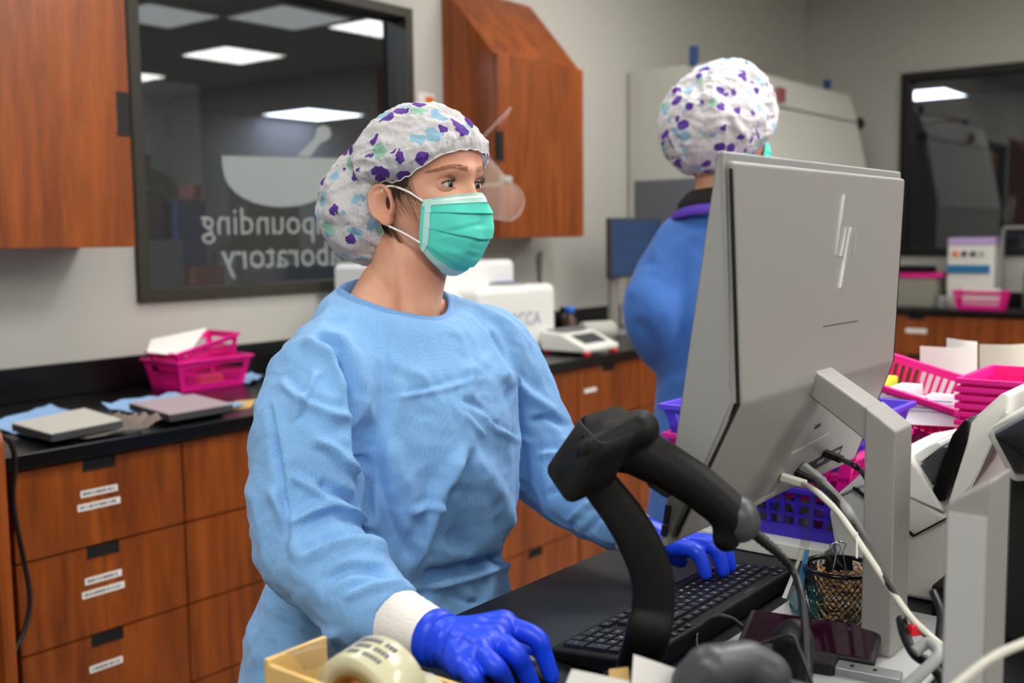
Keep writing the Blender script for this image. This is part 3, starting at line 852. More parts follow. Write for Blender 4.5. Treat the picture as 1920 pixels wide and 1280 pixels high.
solid('small_jar', MB().lathe([(.035, 0), (.037, .005), (.037, .07), (.028, .085)], (7.45, float(onb(1757, 560, 7.45)[1])-.03, CZ), 16), 'bottle_glass', 'small glass jar between the tub and the pink basket on the side counter', 'jar', smooth=True)
p = onb(1901, 560, 7.45)
bottle('grey bottle with a yellow pump top at the right edge of the side counter', (7.62, float(p[1])-.06, CZ), .048, .36, 'grey_plastic', 'yellow', .6)
p = onb(1870, 480, 7.6)
solid('glass_rack', MB().box(7.62, 7.66, p[1]-.25, p[1]-.235, CZ, p[2]+.2).box(7.62, 7.66, p[1]-.03, p[1]-.015, CZ, p[2]+.2).box(7.62, 7.66, p[1]-.25, p[1]-.015, p[2]+.18, p[2]+.2), 'steel', 'thin grey rack frame at the right edge of the side counter', 'rack')

# ------------------------------------------------------------------ monitors
Tt = np.array([0, .53, 1.516]); Bb = np.array([0, .598, 1.083])
dn = Bb-Tt; ML = np.linalg.norm(dn); dn /= ML
bn = np.array([0, dn[2], -dn[1]]); bn = bn if bn[1] < 0 else -bn       # back normal
MX0, MX1 = 1.017, 1.566
def onplane(x, y, P0, n):
    d = ray(x, y); return CAMP+d*np.dot(np.array(P0)-CAMP, n)/np.dot(d, n)
SR = .607*ML; TR_ = .053
def mprof(x, off, t0, trim=0.0, front=0.0):
    """monitor side profile: thickness t0 at the top, deepest at the ridge"""
    pts = [Tt+dn*trim+bn*front, Tt+dn*trim+bn*(t0+off), Tt+dn*SR+bn*(TR_+off), Tt+dn*(ML-trim)+bn*(t0+off), Tt+dn*(ML-trim)+bn*front]
    return [p+np.array([x, 0, 0]) for p in pts]
t = thing('all_in_one_computer', 'silver all-in-one computer seen from behind, on its stand by the keyboard', 'computer', (1.28, .437, .91))
AIO = t
obj('screen', MB().obox(np.array([(MX0+MX1)/2, 0, 0])+Tt+dn*ML/2-bn*.001, ((MX1-MX0)/2-.006, 0, 0), dn*(ML/2-.006), bn*.0012), 'black_gloss', t)
def bulge(ix, off, trim, front, t0=.014, rin=.026):
    """housing that swells to a ridge narrower than the display"""
    def side(x, sg):
        pr = mprof(0, off, t0, trim, front)
        return [p+np.array([x+(sg*rin if k == 2 else 0), 0, 0]) for k, p in enumerate(pr)]
    a_ = side(MX0+ix, 1); b_ = side(MX1-ix, -1)
    f_ = [(0, 2, 1), (0, 4, 2), (4, 3, 2), (5, 6, 7), (5, 7, 9), (9, 7, 8)]+[(k, (k+1) % 5, (k+1) % 5+5, k+5) for k in range(5)]
    return MB().add(a_+b_, f_)
obj('housing', bulge(0, -.006, 0, 0), 'silver_side', t, bevel=.0025, angle=10, fixn=True)
for sg, xe in ((1, MX0), (-1, MX1)):
    ed = [p+np.array([xe+sg*(.0045+(.026 if k == 1 else 0)), 0, 0]) for k, p in enumerate(mprof(0, .0005, .014, .009, .006)[1:4])]
    obj('seam', MB().tube([ed[0]*.97+ed[1]*.03, ed[0]*.5+ed[1]*.5, ed[1], ed[1]*.5+ed[2]*.5, ed[2]*.97+ed[1]*.03], .0023, 6), 'shadow_gap', t)
bc = obj('back_cover', bulge(.0065, .0035, .009, .006), 'silver', t, bevel=.004, seg=3, angle=10, fixn=True)
# upper and lower planes of the back cover
pu0 = Tt+dn*.009+bn*.0175; pu1 = Tt+dn*SR+bn*(TR_+.0035)
un = np.cross(np.array([1., 0, 0]), pu1-pu0); un /= np.linalg.norm(un); un = un if un[1] < 0 else -un
pl1 = Tt+dn*(ML-.009)+bn*.0175
ln = np.cross(np.array([1., 0, 0]), pl1-pu1); ln /= np.linalg.norm(ln); ln = ln if ln[1] < 0 else -ln
def bar(p, q, w, n, P0, h=.0015):
    a = onplane(*p, P0, n); b = onplane(*q, P0, n); d = (b-a)/np.linalg.norm(b-a); s = np.cross(d, n)
    return MB().obox((a+b)/2, d*np.linalg.norm(b-a)/2, s*w/2, n*h)
for (p, q) in (((1584, 366), (1567, 480)), ((1588, 427), (1578, 481)), ((1596, 427), (1576, 541)), ((1605, 426), (1598, 479))):
    obj('logo_bar', bar(p, q, .0052, un, pu0), 'chrome', bc)
obj('cover_line', bar((1543, 612), (1608, 601), .0012, un, pu0, .0006), 'darkgrey_plastic', bc)
obj('vent_slot', bar((1482, 851), (1553, 812), .003, ln, pu1, .0008), 'silver_light', bc)
obj('lock_slot', bar((1528, 801), (1538, 796), .005, ln, pu1, .0008), 'black_matte', bc)
pa = bar((1490, 890), (1575, 845), .018, ln, pu1, .0012); obj('port_bay', pa, 'black_matte', bc)
for px_ in ((1500, 880), (1530, 866), (1560, 850)):
    obj('port', bar(px_, (px_[0]+12, px_[1]-6), .006, ln, pu1, .002), 'steel', bc)
obj('rating_label', bar((1405, 950), (1452, 925), .008, ln, pu1, .0007), 'silver_light', bc)
for (px_, h) in (((1251, 965), .011), ((1245.5, 995), .006)):
    c = onx(px_[0], px_[1], MX0)
    obj('side_port', MB().obox(c, (.0012, 0, 0), dn*h, bn*.0035), 'black_matte', t)
obj('foot', MB().box(1.12, 1.43, .36, .60, .9105, .920), 'silver_light', t, bevel=.004)
cx0, cx1, cy0, cy1 = 1.247, 1.307, .415, .452
mb = MB().hexa([(cx0, cy0, .92), (cx1, cy0, .92), (cx1, cy1, .92), (cx0, cy1, .92), (cx0, cy0, 1.196), (cx1, cy0, 1.196), (cx1, cy1, 1.222), (cx0, cy1, 1.222)])
obj('column', mb, 'silver', t, bevel=.0025)
obj('column_edge', MB().box(cx1-.001, cx1+.004, cy0+.003, cy1-.003, .92, 1.19), 'silver_light', t)
hb = Tt+dn*(SR-.01)+bn*(TR_+.001)
mb = MB().hexa([(cx0+.004, cy1-.002, 1.178), (cx1-.004, cy1-.002, 1.178), (cx1-.004, cy1-.002, 1.220), (cx0+.004, cy1-.002, 1.220), (cx0+.004, hb[1]+.01, hb[2]-.025), (cx1-.004, hb[1]+.01, hb[2]-.025), (cx1-.004, hb[1]+.01, hb[2]+.012), (cx0+.004, hb[1]+.01, hb[2]+.012)])
obj('hinge_arm', mb, 'silver', t, bevel=.003, fixn=True)
# the same kind of stand, its own display out of the picture to the right
AIO2 = thing('computer_stand', 'silver computer stand column blurred at the right edge in the foreground', 'stand', (.962, .245, .91), math.pi)
for ch in AIO.children:
    if ch.name.split('.')[0] in ('foot', 'column', 'column_edge'):
        q = ch.copy(); COL.objects.link(q); q.parent = AIO2

# ------------------------------------------------------------------ keyboard
KX0, KX1, KY0, KY1 = 1.018, 1.452, .626, .757
t = thing('keyboard', 'black full-size keyboard on the desk in front of the woman', 'keyboard', ((KX0+KX1)/2, (KY0+KY1)/2, .91))
zb0, zb1 = .925, .940       # front (user) and rear height
mb = MB().hexa([(KX0, KY0, .912), (KX1, KY0, .912), (KX1, KY1, .912), (KX0, KY1, .912), (KX0, KY0, zb1), (KX1, KY0, zb1), (KX1, KY1, zb0), (KX0, KY1, zb0)])
obj('case', mb, 'black_plastic', t, bevel=.005, seg=3)
mb = MB()
for fx in (KX0+.03, KX1-.03): mb.box(fx-.01, fx+.01, KY0+.005, KY0+.012, .9102, .913).box(fx-.01, fx+.01, KY1-.012, KY1-.005, .9102, .913)
obj('rubber_foot', mb, 'black_matte', t)
U = (KX1-KX0-.020)/22.6; VV = .0163
slope = (zb0-zb1)/(KY1-KY0)
leg_w = MB(); leg_o = MB()
kmesh = {}
def key(u, row, w=1, s='', h=1, tall=1, orange=False):
    """u: units from the user's left, row 0 = number row (far from the user)"""
    xc = KX1-.010-(u+w/2)*U
    yc = KY0+.036+(row+tall/2)*VV
    zc = zb1+slope*(yc-KY0)
    kk = (round(w, 3), tall, h)
    if kk not in kmesh:
        a, b = w*U/2-.0009, tall*VV/2-.0009
        m_ = MB().hexa([(-a, -b, 0), (a, -b, 0), (a, b, 0), (-a, b, 0), (-a+.0012, -b+.0012, .0042), (a-.0012, -b+.0012, .0042), (a-.0012, b-.0012, .0042), (-a+.0012, b-.0012, .0042)])
        kmesh[kk] = newmesh('key', m_); kmesh[kk].materials.append(MATS['key_black'])
    o = bpy.data.objects.new('key', kmesh[kk]); COL.objects.link(o); o.parent = t
    o.location = (xc-t.location[0], yc-t.location[1], zc-t.location[2]-.0003); o.rotation_euler = (math.atan(slope), 0, 0)
    if s:
        tgt = leg_o if orange else leg_w
        sz = .0062 if len(s) == 1 else (.0042 if len(s) < 4 else .0036)
        put_text(tgt, s, (xc+.0, yc+.002, zc+.0044), (-1, 0, 0), (0, -1, -slope), sz, center=True)
row = lambda y, x, keys: [key(x+sum(k[1] for k in keys[:i]), y, k[1], k[0]) for i, k in enumerate(keys)]
row(0, 0, [(c, 1) for c in '`1234567890-=']+[('bksp', 2)])
row(1, 0, [('tab', 1.5)]+[(c, 1) for c in 'QWERTYUIOP[]']+[('\\', 1.5)])
row(2, 0, [('caps', 1.75)]+[(c, 1) for c in "ASDFGHJKL;'"]+[('enter', 2.25)])
row(3, 0, [('shift', 2.25)]+[(c, 1) for c in 'ZXCVBNM,./']+[('shift', 2.75)])
row(4, 0, [('ctrl', 1.25), ('fn', 1.25), ('alt', 1.25), ('', 6.25), ('alt', 1.25), ('fn', 1.25), ('=', 1.25), ('ctrl', 1.25)])
key(0, -1.15, 1, 'esc', tall=.8)
for i in range(12): key(1.55+i*1.12, -1.15, 1, 'F%d' % (i+1), tall=.8, orange=i in (4, 5, 6, 7))
for i, (c, r_) in enumerate((('ins', 0), ('home', 0), ('up', 0), ('del', 1), ('end', 1), ('dn', 1))): key(15.2+(i % 3), r_, 1, c)
for i, c in enumerate(('prt', 'scr', 'pau')): key(15.2+i, -1.15, 1, c, tall=.8)
key(16.2, 3, 1, '^'); [key(15.2+i, 4, 1, c) for i, c in enumerate('<v>')]
for i, c in enumerate(('num', '/', '*', '-')): key(18.5+i, 0, 1, c)
for r_, cs in ((1, '789'), (2, '456'), (3, '123')):
    for i, c in enumerate(cs): key(18.5+i, r_, 1, c)
key(18.5, 4, 2, '0'); key(20.5, 4, 1, '.'); key(21.5, 1, 1, '+', tall=2); key(21.5, 3, 1, 'ent', tall=2)
for i in range(4): key(18.5+i, -1.15, 1, '', tall=.8)
tag(obj('key_print', leg_w, 'print_white', t), kind='stuff'); tag(obj('key_print_orange', leg_o, 'print_orange', t), kind='stuff')
for k, u in enumerate((15.3, 16.3, 17.3, .4, 1.4)):
    xc = KX1-.010-(u+.5)*U; yc = KY0+.0105
    obj('media_button', MB().lathe([(.0048, 0), (.0048, .002), (.004, .003)], (xc, yc, zb1+slope*(yc-KY0)-.0002), 14), 'key_black', t, smooth=True)
mb = MB(); yc = KY0+.007; put_text(mb, 'logitech', (KX1-.115, yc+.004, zb1+slope*(yc+.004-KY0)+.0004), (-1, 0, 0), (0, -1, -slope), .0095)
obj('lettering', mb, 'print_grey', t)

# ------------------------------------------------------------------ mouse under the glove
mc = onz(985, 1262, .918)
t = thing('computer_mouse', 'black computer mouse under the blue gloved hand', 'mouse', (mc[0]-.005, mc[1]+.02, .91))
mb = MB().sphere((mc[0]-.005, mc[1]+.02, .912), (.031, .055, .030), 20, 12)
me = newmesh('shell', mb, True)
bm = bmesh.new(); bm.from_mesh(me); bmesh.ops.bisect_plane(bm, geom=bm.verts[:]+bm.edges[:]+bm.faces[:], plane_co=(0, 0, .911), plane_no=(0, 0, -1), clear_outer=True); bm.to_mesh(me); bm.free()
link('shell', me, 'black_plastic', t)
obj('wheel', MB().lathe([(.009, -.003), (.009, .003)], (mc[0]-.005, mc[1]-.01, .934), 14, (1, 0, 0)), 'darkgrey_plastic', t)

# ------------------------------------------------------------------ barcode scanner in its stand
SD = 1.13
def sp(x, y, d=SD): return at(x, y, d)
PX = SD/FPX
t = thing('scanner_stand', 'black gooseneck stand holding the barcode scanner', 'scanner stand', onz(1205, 1275, .911)-np.array([.03, .012, 0]))
base_c = np.array(t.location)
obj('base', MB().lathe([(.052, 0), (.052, .006), (.046, .012), (.026, .022), (.020, .05), (.001, .052)], base_c, 32), 'black_plastic', t, smooth=True)
neck = [base_c+np.array([0, 0, .03]), sp(1212, 1200), sp(1224, 1140), sp(1222, 1080), sp(1200, 1020), sp(1168, 965), sp(1130, 915), sp(1105, 880)]
np_ = smooth_path(neck, 6)
P = []
vd = ray(1200, 1050); vd = vd/np.linalg.norm(vd)
for i, p in enumerate(np_):
    tg = np_[min(i+1, len(np_)-1)]-np_[max(i-1, 0)]; tg /= np.linalg.norm(tg)
    sd = np.cross(tg, vd); sd /= np.linalg.norm(sd); bk = np.cross(sd, tg)
    wv = (.0225 if i > 10 else .0235)-.004*max(0, (i-24)/18)
    P.append([p+sd*wv*np.sign(math.cos(q))*abs(math.cos(q))**.6+bk*.011*np.sign(math.sin(q))*abs(math.sin(q))**.6 for q in np.linspace(0, 2*math.pi, 20, endpoint=False)])
obj('neck', MB().grid(P, wrap=True), 'black_plastic', t, smooth=True, fixn=True)
# cup: open sleeve the scanner head drops into
mouth = [(1086, 786, -.035), (1160, 762, -.03), (1200, 800, .03), (1128, 832, .04)]
foot_ = [(1022, 880, -.02), (1075, 865, .0), (1150, 905, .025), (1066, 946, .02)]
A_ = [sp(x, y, SD-dz) for x, y, dz in mouth]; B_ = [sp(x, y, SD-dz) for x, y, dz in foot_]
cA, cB = np.mean(A_, 0), np.mean(B_, 0)
def chaikin(P, n=3):
    P = [np.array(p, float) for p in P]
    for _ in range(n):
        P = [q for k in range(len(P)) for q in (P[k]*.88+P[(k+1) % len(P)]*.12, P[k]*.12+P[(k+1) % len(P)]*.88)]
    return P
def ringf(v, s_): # ring between foot (0) and mouth (1), scaled about its centre
    R_ = [b*(1-v)+a_*v for a_, b in zip(A_, B_)]; c_ = np.mean(R_, 0)
    return chaikin([c_+(p-c_)*s_ for p in R_])
rows_ = [ringf(-.03, .80), ringf(0, 1.02), ringf(.06, 1.10), ringf(.35, 1.12), ringf(.7, 1.12), ringf(1, 1.12), ringf(1.01, 1.05), ringf(.7, 1.03), ringf(.1, 1.0)]
mb = MB().grid(np.array(rows_), wrap=True); nn_ = len(rows_[0]); k_ = len(mb.v)
mb.f += [tuple(range(nn_-1, -1, -1)), tuple(k_-nn_+q for q in range(nn_))]
obj('cup', mb, 'black_plastic', t, smooth=True, fixn=True)
t = thing('barcode_scanner', 'black handheld barcode scanner resting in its stand', 'barcode scanner', sp(1300, 900))
mb = MB()
hd = [(1105, 850, 30, 0), (1150, 822, 38, -.004), (1200, 803, 37, -.006)]
for a, b in zip(hd[:-1], hd[1:]): mb.capsule(sp(a[0], a[1], SD+a[3]), a[2]*PX, sp(b[0], b[1], SD+b[3]), b[2]*PX)
mb.capsule(sp(1170, 850), 38*PX, sp(1195, 830), 40*PX)
for dz in (-.014, .014):
    mb.capsule(sp(1120, 845, SD+dz), 30*PX, sp(1195, 808, SD+dz), 35*PX)
hn = [(1185, 835, 42), (1240, 868, 44), (1300, 905, 42), (1350, 945, 40), (1378, 972, 40)]
for a, b in zip(hn[:-1], hn[1:]): mb.capsule(sp(a[0], a[1]), a[2]*PX, sp(b[0], b[1]), b[2]*PX)
mb.capsule(sp(1372, 968), 38*PX, sp(1362, 1008), 27*PX)
mb.capsule(sp(1180, 875), 14*PX, sp(1215, 890), 16*PX)
link('body', remesh(mb, .0025, 8), 'black_plastic', t)
mb = MB().capsule(sp(1382, 968), 41*PX, sp(1386, 978), 40*PX)
link('end_cap', remesh(mb, .0025, 4), 'darkgrey_plastic', t)
obj('trigger', MB().capsule(sp(1222, 905, SD-.002), 9*PX, sp(1250, 925, SD-.002), 8*PX), 'black_matte', t, smooth=True)
cab = [sp(1398, 985), sp(1430, 1012), sp(1462, 1040), sp(1490, 1075), sp(1503, 1120, 1.10), sp(1510, 1180, 1.08), sp(1512, 1240, 1.06), sp(1516, 1310, 1.03)]
sm = smooth_path(cab, 8)
rs = [(20-8*min(1, i/18)+ (2.0 if i % 2 else 0))*PX*.62 if i < 20 else 7.5*PX for i in range(len(sm))]
obj('cable', MB().tube(sm, rs, 10), 'cable_black', t, smooth=True)
# ------------------------------------------------------------------ right side of the desk
DZ = .911
solid('paper_stack', MB().box(1.575, 1.83, .63, .90, DZ, .934), 'paper_cream', 'thick stack of white paper under the purple basket', 'paper stack', bevel=.002)
G1 = 'baskets stacked behind the computer'
basket('plastic_basket', 'dark purple basket at the bottom of the stack behind the computer', 'purple', 1.60, 1.86, .60, .93, .9345, .085, .015, style='arches', group=G1)
for k in range(7):
    bottle(('leftmost', 'second from left', 'third from left', 'middle', 'third from right', 'second from right', 'rightmost')[k]+' small vial in the purple basket behind the computer', (1.65, .90-.042*k, .939), .013, .055, 'bottle_glass', 'yellow_green', .8, 'vial', 'vials in the purple basket')
basket('plastic_basket', 'pink basket nested in the purple one behind the computer', 'pink', 1.595, 1.855, .595, .925, 1.0, .085, .02, style='slats', group=G1)
basket('plastic_basket', 'violet basket on top of the stack behind the computer', 'violet', 1.59, 1.85, .59, .93, 1.055, .08, .02, style='slats', group=G1)
for k in range(4):
    z = 1.06+.012*k
    solid('paper_pad', MB().box(1.63, 1.81, .64, .88, z, z+.0105), 'paper' if k % 2 else 'paper_lilac', ('lowest', 'second lowest', 'second highest', 'topmost')[k]+' pad of paper in the violet basket behind the computer', 'paper pad', 'paper pads in the violet basket', bevel=.001)

# nested pink basket stack
c0 = at(1800, 712, 1.88)
SX0, SY1 = float(c0[0]), float(c0[1])
ztop = float(c0[2])
nst = max(6, min(14, int((ztop-.085-DZ)/.0148)+1))
for k in range(nst):
    z1 = ztop-.0148*k
    z0 = z1-.085
    if k == 0:
        zbase = z0
    wh_ = 'topmost' if k == 0 else ('second from the top' if k == 1 else ('bottom one' if k == nst-1 else '%s from the top' % ('', '', 'third', 'fourth', 'fifth', 'sixth', 'seventh', 'eighth', 'ninth', 'tenth', 'eleventh', 'twelfth', 'thirteenth')[k]))
    if k == 0:
        pb = basket('plastic_basket', 'bright pink basket, topmost of the tall nested stack', 'pink', SX0, SX0+.22, SY1-.30, SY1, z0, .085, .014, style='slats', group='nested pink baskets', rows=1)
    else:
        q = copytree(pb); q.location.z -= .0148*k
        tag(q, 'bright pink basket, %s in the tall nested stack' % wh_)
zlow = ztop-.0148*(nst-1)-.085
if zlow > DZ+.004:
    solid('rubber_mat', MB().box(SX0+.02, SX0+.20, SY1-.28, SY1-.02, DZ, zlow-.0005), 'darkgrey_plastic', 'thin grey mat under the tall nested stack of pink baskets', 'mat')

# pink basket with papers and the tilted one above it
c1 = at(1712, 776, 2.02)
bx0, by1 = float(c1[0])+.005, .90
zr = float(c1[2])
low = basket('plastic_basket', 'pink basket full of white packets beside the tall nested stack', 'pink', bx0, bx0+.24, by1-.38, by1, DZ, zr-DZ, .02, style='slats', group='pink baskets on the desk')
solid('packet_bundle', MB().box(bx0+.03, bx0+.21, by1-.34, by1-.04, DZ+.006, zr-.02), 'paper', 'bundle of white packets filling the pink basket', 'packets', bevel=.01)
sh = [at(1632, 790, 1.99), at(1798, 800, 1.93), at(1797, 744, 1.97), at(1632, 734, 2.03)]
pt = thing('order_sheet', 'white printed order sheet leaning over the pink basket', 'paper', np.mean(sh, 0))
sheet('sheet', None, None, bilin(*sh, n=5, m=10, fn=lambda u, v: np.array([-.004*math.sin(3*u), 0, 0])), 'paper_lilac', parent=pt)
def line_on(q, u0, u1, v, h=.004, lift=-.0035):
    q = [np.array(k, float) for k in q]
    def f(u, v): return (q[0]*(1-u)+q[1]*u)*(1-v)+(q[3]*(1-u)+q[2]*u)*v
    n = np.cross(q[1]-q[0], q[3]-q[0]); n /= np.linalg.norm(n)
    if np.dot(n, CAMP-q[0]) < 0: n = -n
    c = [f(u0, v), f(u1, v), f(u1, v+h), f(u0, v+h)]
    return MB().add([p+n*.006 for p in c], [(0, 1, 2, 3)])
for (u0, u1, v, h, mt) in ((.06, .45, .72, .06, 'print_blue_grey'), (.50, .66, .70, .14, 'print_grey'), (.7, .93, .72, .05, 'print_blue_grey'), (.08, .7, .5, .04, 'print_blue_grey'), (.7, .96, .6, .04, 'print_blue_grey'), (.1, .9, .38, .03, 'print_blue_grey')):
    obj('print_line', line_on(sh, u0, u1, v, h), mt, pt)
tc = at(1692, 742, 2.10)
tb = basket('plastic_basket', 'pink basket tipped over on top of the packet basket', 'pink', float(tc[0])-.10, float(tc[0])+.10, float(tc[1])-.17, float(tc[1])+.16, float(tc[2])-.035, .075, .015, style='slats', group='pink baskets on the desk', rows=1)
tb.rotation_euler = (.26, -.12, 0)
for k, (u, cl) in enumerate(((.05, 'yellow_green'), (.0, 'paper_lilac'), (-.06, 'paper'))):
    solid('packet', MB().box(tc[0]-.05, tc[0]+.05, tc[1]+u-.025, tc[1]+u+.02, tc[2]-.022+u*.26, tc[2]+.02+u*.26), cl, ('lime green packet in the tipped pink basket, farthest in', 'lilac white packet in the middle of the tipped pink basket', 'white packet in the tipped pink basket')[k], 'packet', bevel=.004)

# upright papers
def upright(label, px, dep, mt, bend):
    P = [at(*px[0], dep), at(*px[1], dep), at(*px[2], dep), at(*px[3], dep)]
    t = thing('paper_sheet', label, 'paper', np.mean(P[:2], 0))
    n = np.array([-.78, -.62, 0])
    sheet('sheet', None, None, bilin(*P, n=4, m=9, fn=lambda u, v: n*bend*math.sin(math.pi*u)), mt, parent=t)
    return t, P
t1, P1 = upright('white printed page standing upright beside the tipped pink basket', ((1726, 860), (1832, 860), (1830, 652), (1725, 648)), 2.36, 'paper', .015)
t1b, _ = upright('folded white page standing behind the printed page', ((1772, 860), (1832, 860), (1832, 640), (1775, 633)), 2.40, 'paper', .02)
t2_, P2 = upright('cream printed page standing above the nested baskets', ((1836, 860), (1945, 860), (1945, 641), (1836, 645)), 2.42, 'paper_cream', .03)
for (P, tt, ls) in ((P1, t1, ((.22, .27, .62, .3),)), (P2, t2_, ((.08, .14, .72, .2), (.2, .25, .74, .16), (.34, .42, .76, .16), (.6, .64, .74, .12), (.74, .8, .73, .14)))):
    for (u0, u1, v, h) in ls: obj('print_block', line_on(P, u0, u1, v, h), 'print_grey', tt)
hb_ = at(1830, 850, 2.40)
solid('file_holder', MB().box(hb_[0]-.12, hb_[0]+.10, hb_[1]-.12, hb_[1]+.16, DZ, max(hb_[2], DZ+.03)), 'darkgrey_plastic', 'grey file holder under the upright pages', 'file holder', bevel=.003)

# document scanner with raised feed tray
PXp = 1.50
def dp(x, y, X=PXp): return onx(x, y, X)
t = thing('document_scanner', 'white document scanner with raised feed tray behind the monitor column', 'scanner', dp(1700, 1125))
def body(name, px, X0_, X1_, mt, bev=.006):
    pts = [dp(x, y, X0_) for x, y in px]
    return obj(name, MB().prism(pts, (X1_-X0_, 0, 0)), mt, t, bevel=bev)
zl = lambda x: 640
low_pts = [p for p in ((1552, 960), (1562, 940), (1600, 915), (1640, 890), (1720, 930), (1770, 965), (1806, 950), (1816, 1000))]
pts = [dp(x, y) for x, y in low_pts]
yl, yr = dp(1575, 1080)[1], dp(1816, 1100)[1]
pts = pts+[np.array([PXp, yr, DZ]), np.array([PXp, yl, DZ])]
obj('base', MB().prism(pts, (.27, 0, 0)), 'ivory_plastic', t, bevel=.008)
body('upper_body', [(1556, 938), (1640, 865), (1700, 855), (1722, 880), (1765, 950), (1770, 962), (1640, 905), (1600, 918)], PXp-.004, PXp+.27, 'white_plastic')
body('seam', [(1600, 912), (1712, 1003), (1790, 962), (1790, 965), (1712, 1007), (1598, 916)], PXp-.006, PXp+.1, 'shadow_gap', 0)
body('top_flap', [(1700, 862), (1740, 836), (1760, 828), (1766, 838), (1712, 878)], PXp+.02, PXp+.22, 'white_gloss', .003)
body('dark_panel', [(1712, 884), (1768, 836), (1790, 842), (1745, 915), (1728, 905)], PXp+.01, PXp+.24, 'darkgrey_plastic', .003)
body('tray_rest', [(1742, 938), (1757, 880), (1785, 815), (1808, 786), (1817, 787), (1812, 830), (1770, 942)], PXp+.0, PXp+.24, 'black_gloss', .004)
body('feed_tray', [(1776, 944), (1812, 830), (1820, 792), (1836, 775), (1880, 735), (1893, 741), (1890, 775), (1850, 870), (1792, 955)], PXp-.02, PXp+.22, 'white_plastic', .005)
body('tray_face', [(1800, 950), (1834, 880), (1884, 770), (1888, 774), (1838, 884), (1804, 952)], PXp-.028, PXp-.018, 'ivory_plastic', .002)
# label printer at the right edge
t = thing('label_printer', 'white label printer with a dark lid at the right edge', 'label printer', at(1900, 880, 1.30))
def lp(x, y, d=1.30): return at(x, y, d)
fr = [lp(1848, 812), lp(1862, 798), lp(1935, 758, 1.24), lp(1960, 900, 1.22), lp(1900, 905)]
dv = np.array([.16, .02, -.01])
obj('case', MB().prism(fr, dv), 'white_plastic', t, bevel=.006)
sc_ = [lp(1864, 815, 1.276), lp(1935, 776, 1.216), lp(1955, 890, 1.196), lp(1905, 892, 1.276)]
obj('lid', MB().prism(sc_, np.array([.022, .006, 0])), 'smoke_plastic', t, bevel=.002)
obj('wedge', MB().prism([lp(1868, 822, 1.270), lp(1925, 862, 1.222), lp(1940, 885, 1.20), lp(1908, 888, 1.270)], np.array([.008, .001, 0])), 'black_matte', t)
hx = lp(1912, 880)
obj('pedestal', MB().box(hx[0]+.03, hx[0]+.15, hx[1]-.10, hx[1]+.02, DZ, hx[2]), 'black_matte', t, bevel=.006)

# wire mesh cup with rubber bands and a binder clip
cc = np.array(onz(1574, 1163, .9215)); cc[2] = .9205
CR, CH = .046, .074
t = thing('mesh_cup', 'black wire mesh cup of rubber bands behind the monitor column', 'cup', cc)
mb = MB()
nh = 36
for sgn in (1, -1):
    for k in range(nh):
        a0 = 2*math.pi*k/nh
        pts = [cc+np.array([CR*(.9+.1*v)*math.cos(a0+sgn*v*1.25), CR*(.9+.1*v)*math.sin(a0+sgn*v*1.25), CH*v]) for v in np.linspace(0, 1, 13)]
        mb.tube(pts, .00065, 4, False)
tag(obj('mesh_wall', mb, 'black_gloss', t), kind='stuff')
obj('rim', MB().lathe([(CR-.0025, CH-.003), (CR+.0025, CH-.003), (CR+.0025, CH+.002), (CR-.0025, CH+.002)], cc, 36, closed=True), 'black_gloss', t, smooth=True)
obj('band', MB().lathe([(CR*.9+.002, 0), (CR*.9+.002, .006), (CR*.9-.002, .006), (CR*.9-.002, 0)], cc, 36, closed=True), 'black_gloss', t, smooth=True)
obj('bottom', MB().lathe([(CR*.89, .001), (CR*.89, .002)], cc, 32), 'black_gloss', t)
rr = random.Random(11)
for k in range(14):
    hgt = .010+.0046*k; a = rr.random()*6.28; rad = .024+.011*rr.random(); el = .55+.4*rr.random()
    tl = rr.uniform(-.45, .45)
    pts = []
    for q in np.linspace(0, 2*math.pi, 25):
        x, y = rad*math.cos(q), rad*el*math.sin(q); z = .006*math.sin(3*q+k)+tl*y
        pts.append(cc+np.array([x*math.cos(a)-y*math.sin(a), x*math.sin(a)+y*math.cos(a), hgt+z]))
    tag(obj('rubber_band', MB().tube(pts, .0014, 5, False), 'rubber_tan', smooth=True), 'tan rubber band in the wire mesh cup', 'rubber band', 'rubber bands in the mesh cup')
bcn = np.array(at(1573, 1058, np.dot(cc-CAMP, CAMR[2])-CR*.95))
top = [at(1548+dx, 1042, 0.001) for dx in (0,)]
t = thing('binder_clip', 'black binder clip with wire handles on the rim of the mesh cup', 'binder clip', bcn)
dd = np.dot(bcn-CAMP, CAMR[2])
def bp(x, y, d=0): return at(x, y, dd+d)
obj('body', MB().prism([bp(1548, 1042, .006), bp(1597, 1042, .006), bp(1600, 1069, -.004), bp(1547, 1069, -.004)], ray(1573, 1058)*.003).prism([bp(1548, 1042, .006), bp(1597, 1042, .006), bp(1600, 1069, .018), bp(1547, 1069, .018)], ray(1573, 1058)*.002), 'black_gloss', t)
for (xs, dq) in ((((1562, 1068), (1568, 1035), (1562, 1020), (1574, 1015), (1586, 1020), (1580, 1035), (1587, 1068)), -.006), (((1566, 1038), (1556, 1024), (1560, 1019), (1570, 1019), (1576, 1026), (1572, 1038)), .018)):
    obj('wire_handle', MB().tube(smooth_path([bp(x, y, dq) for x, y in xs], 4), .0010, 6), 'chrome', t, smooth=True)

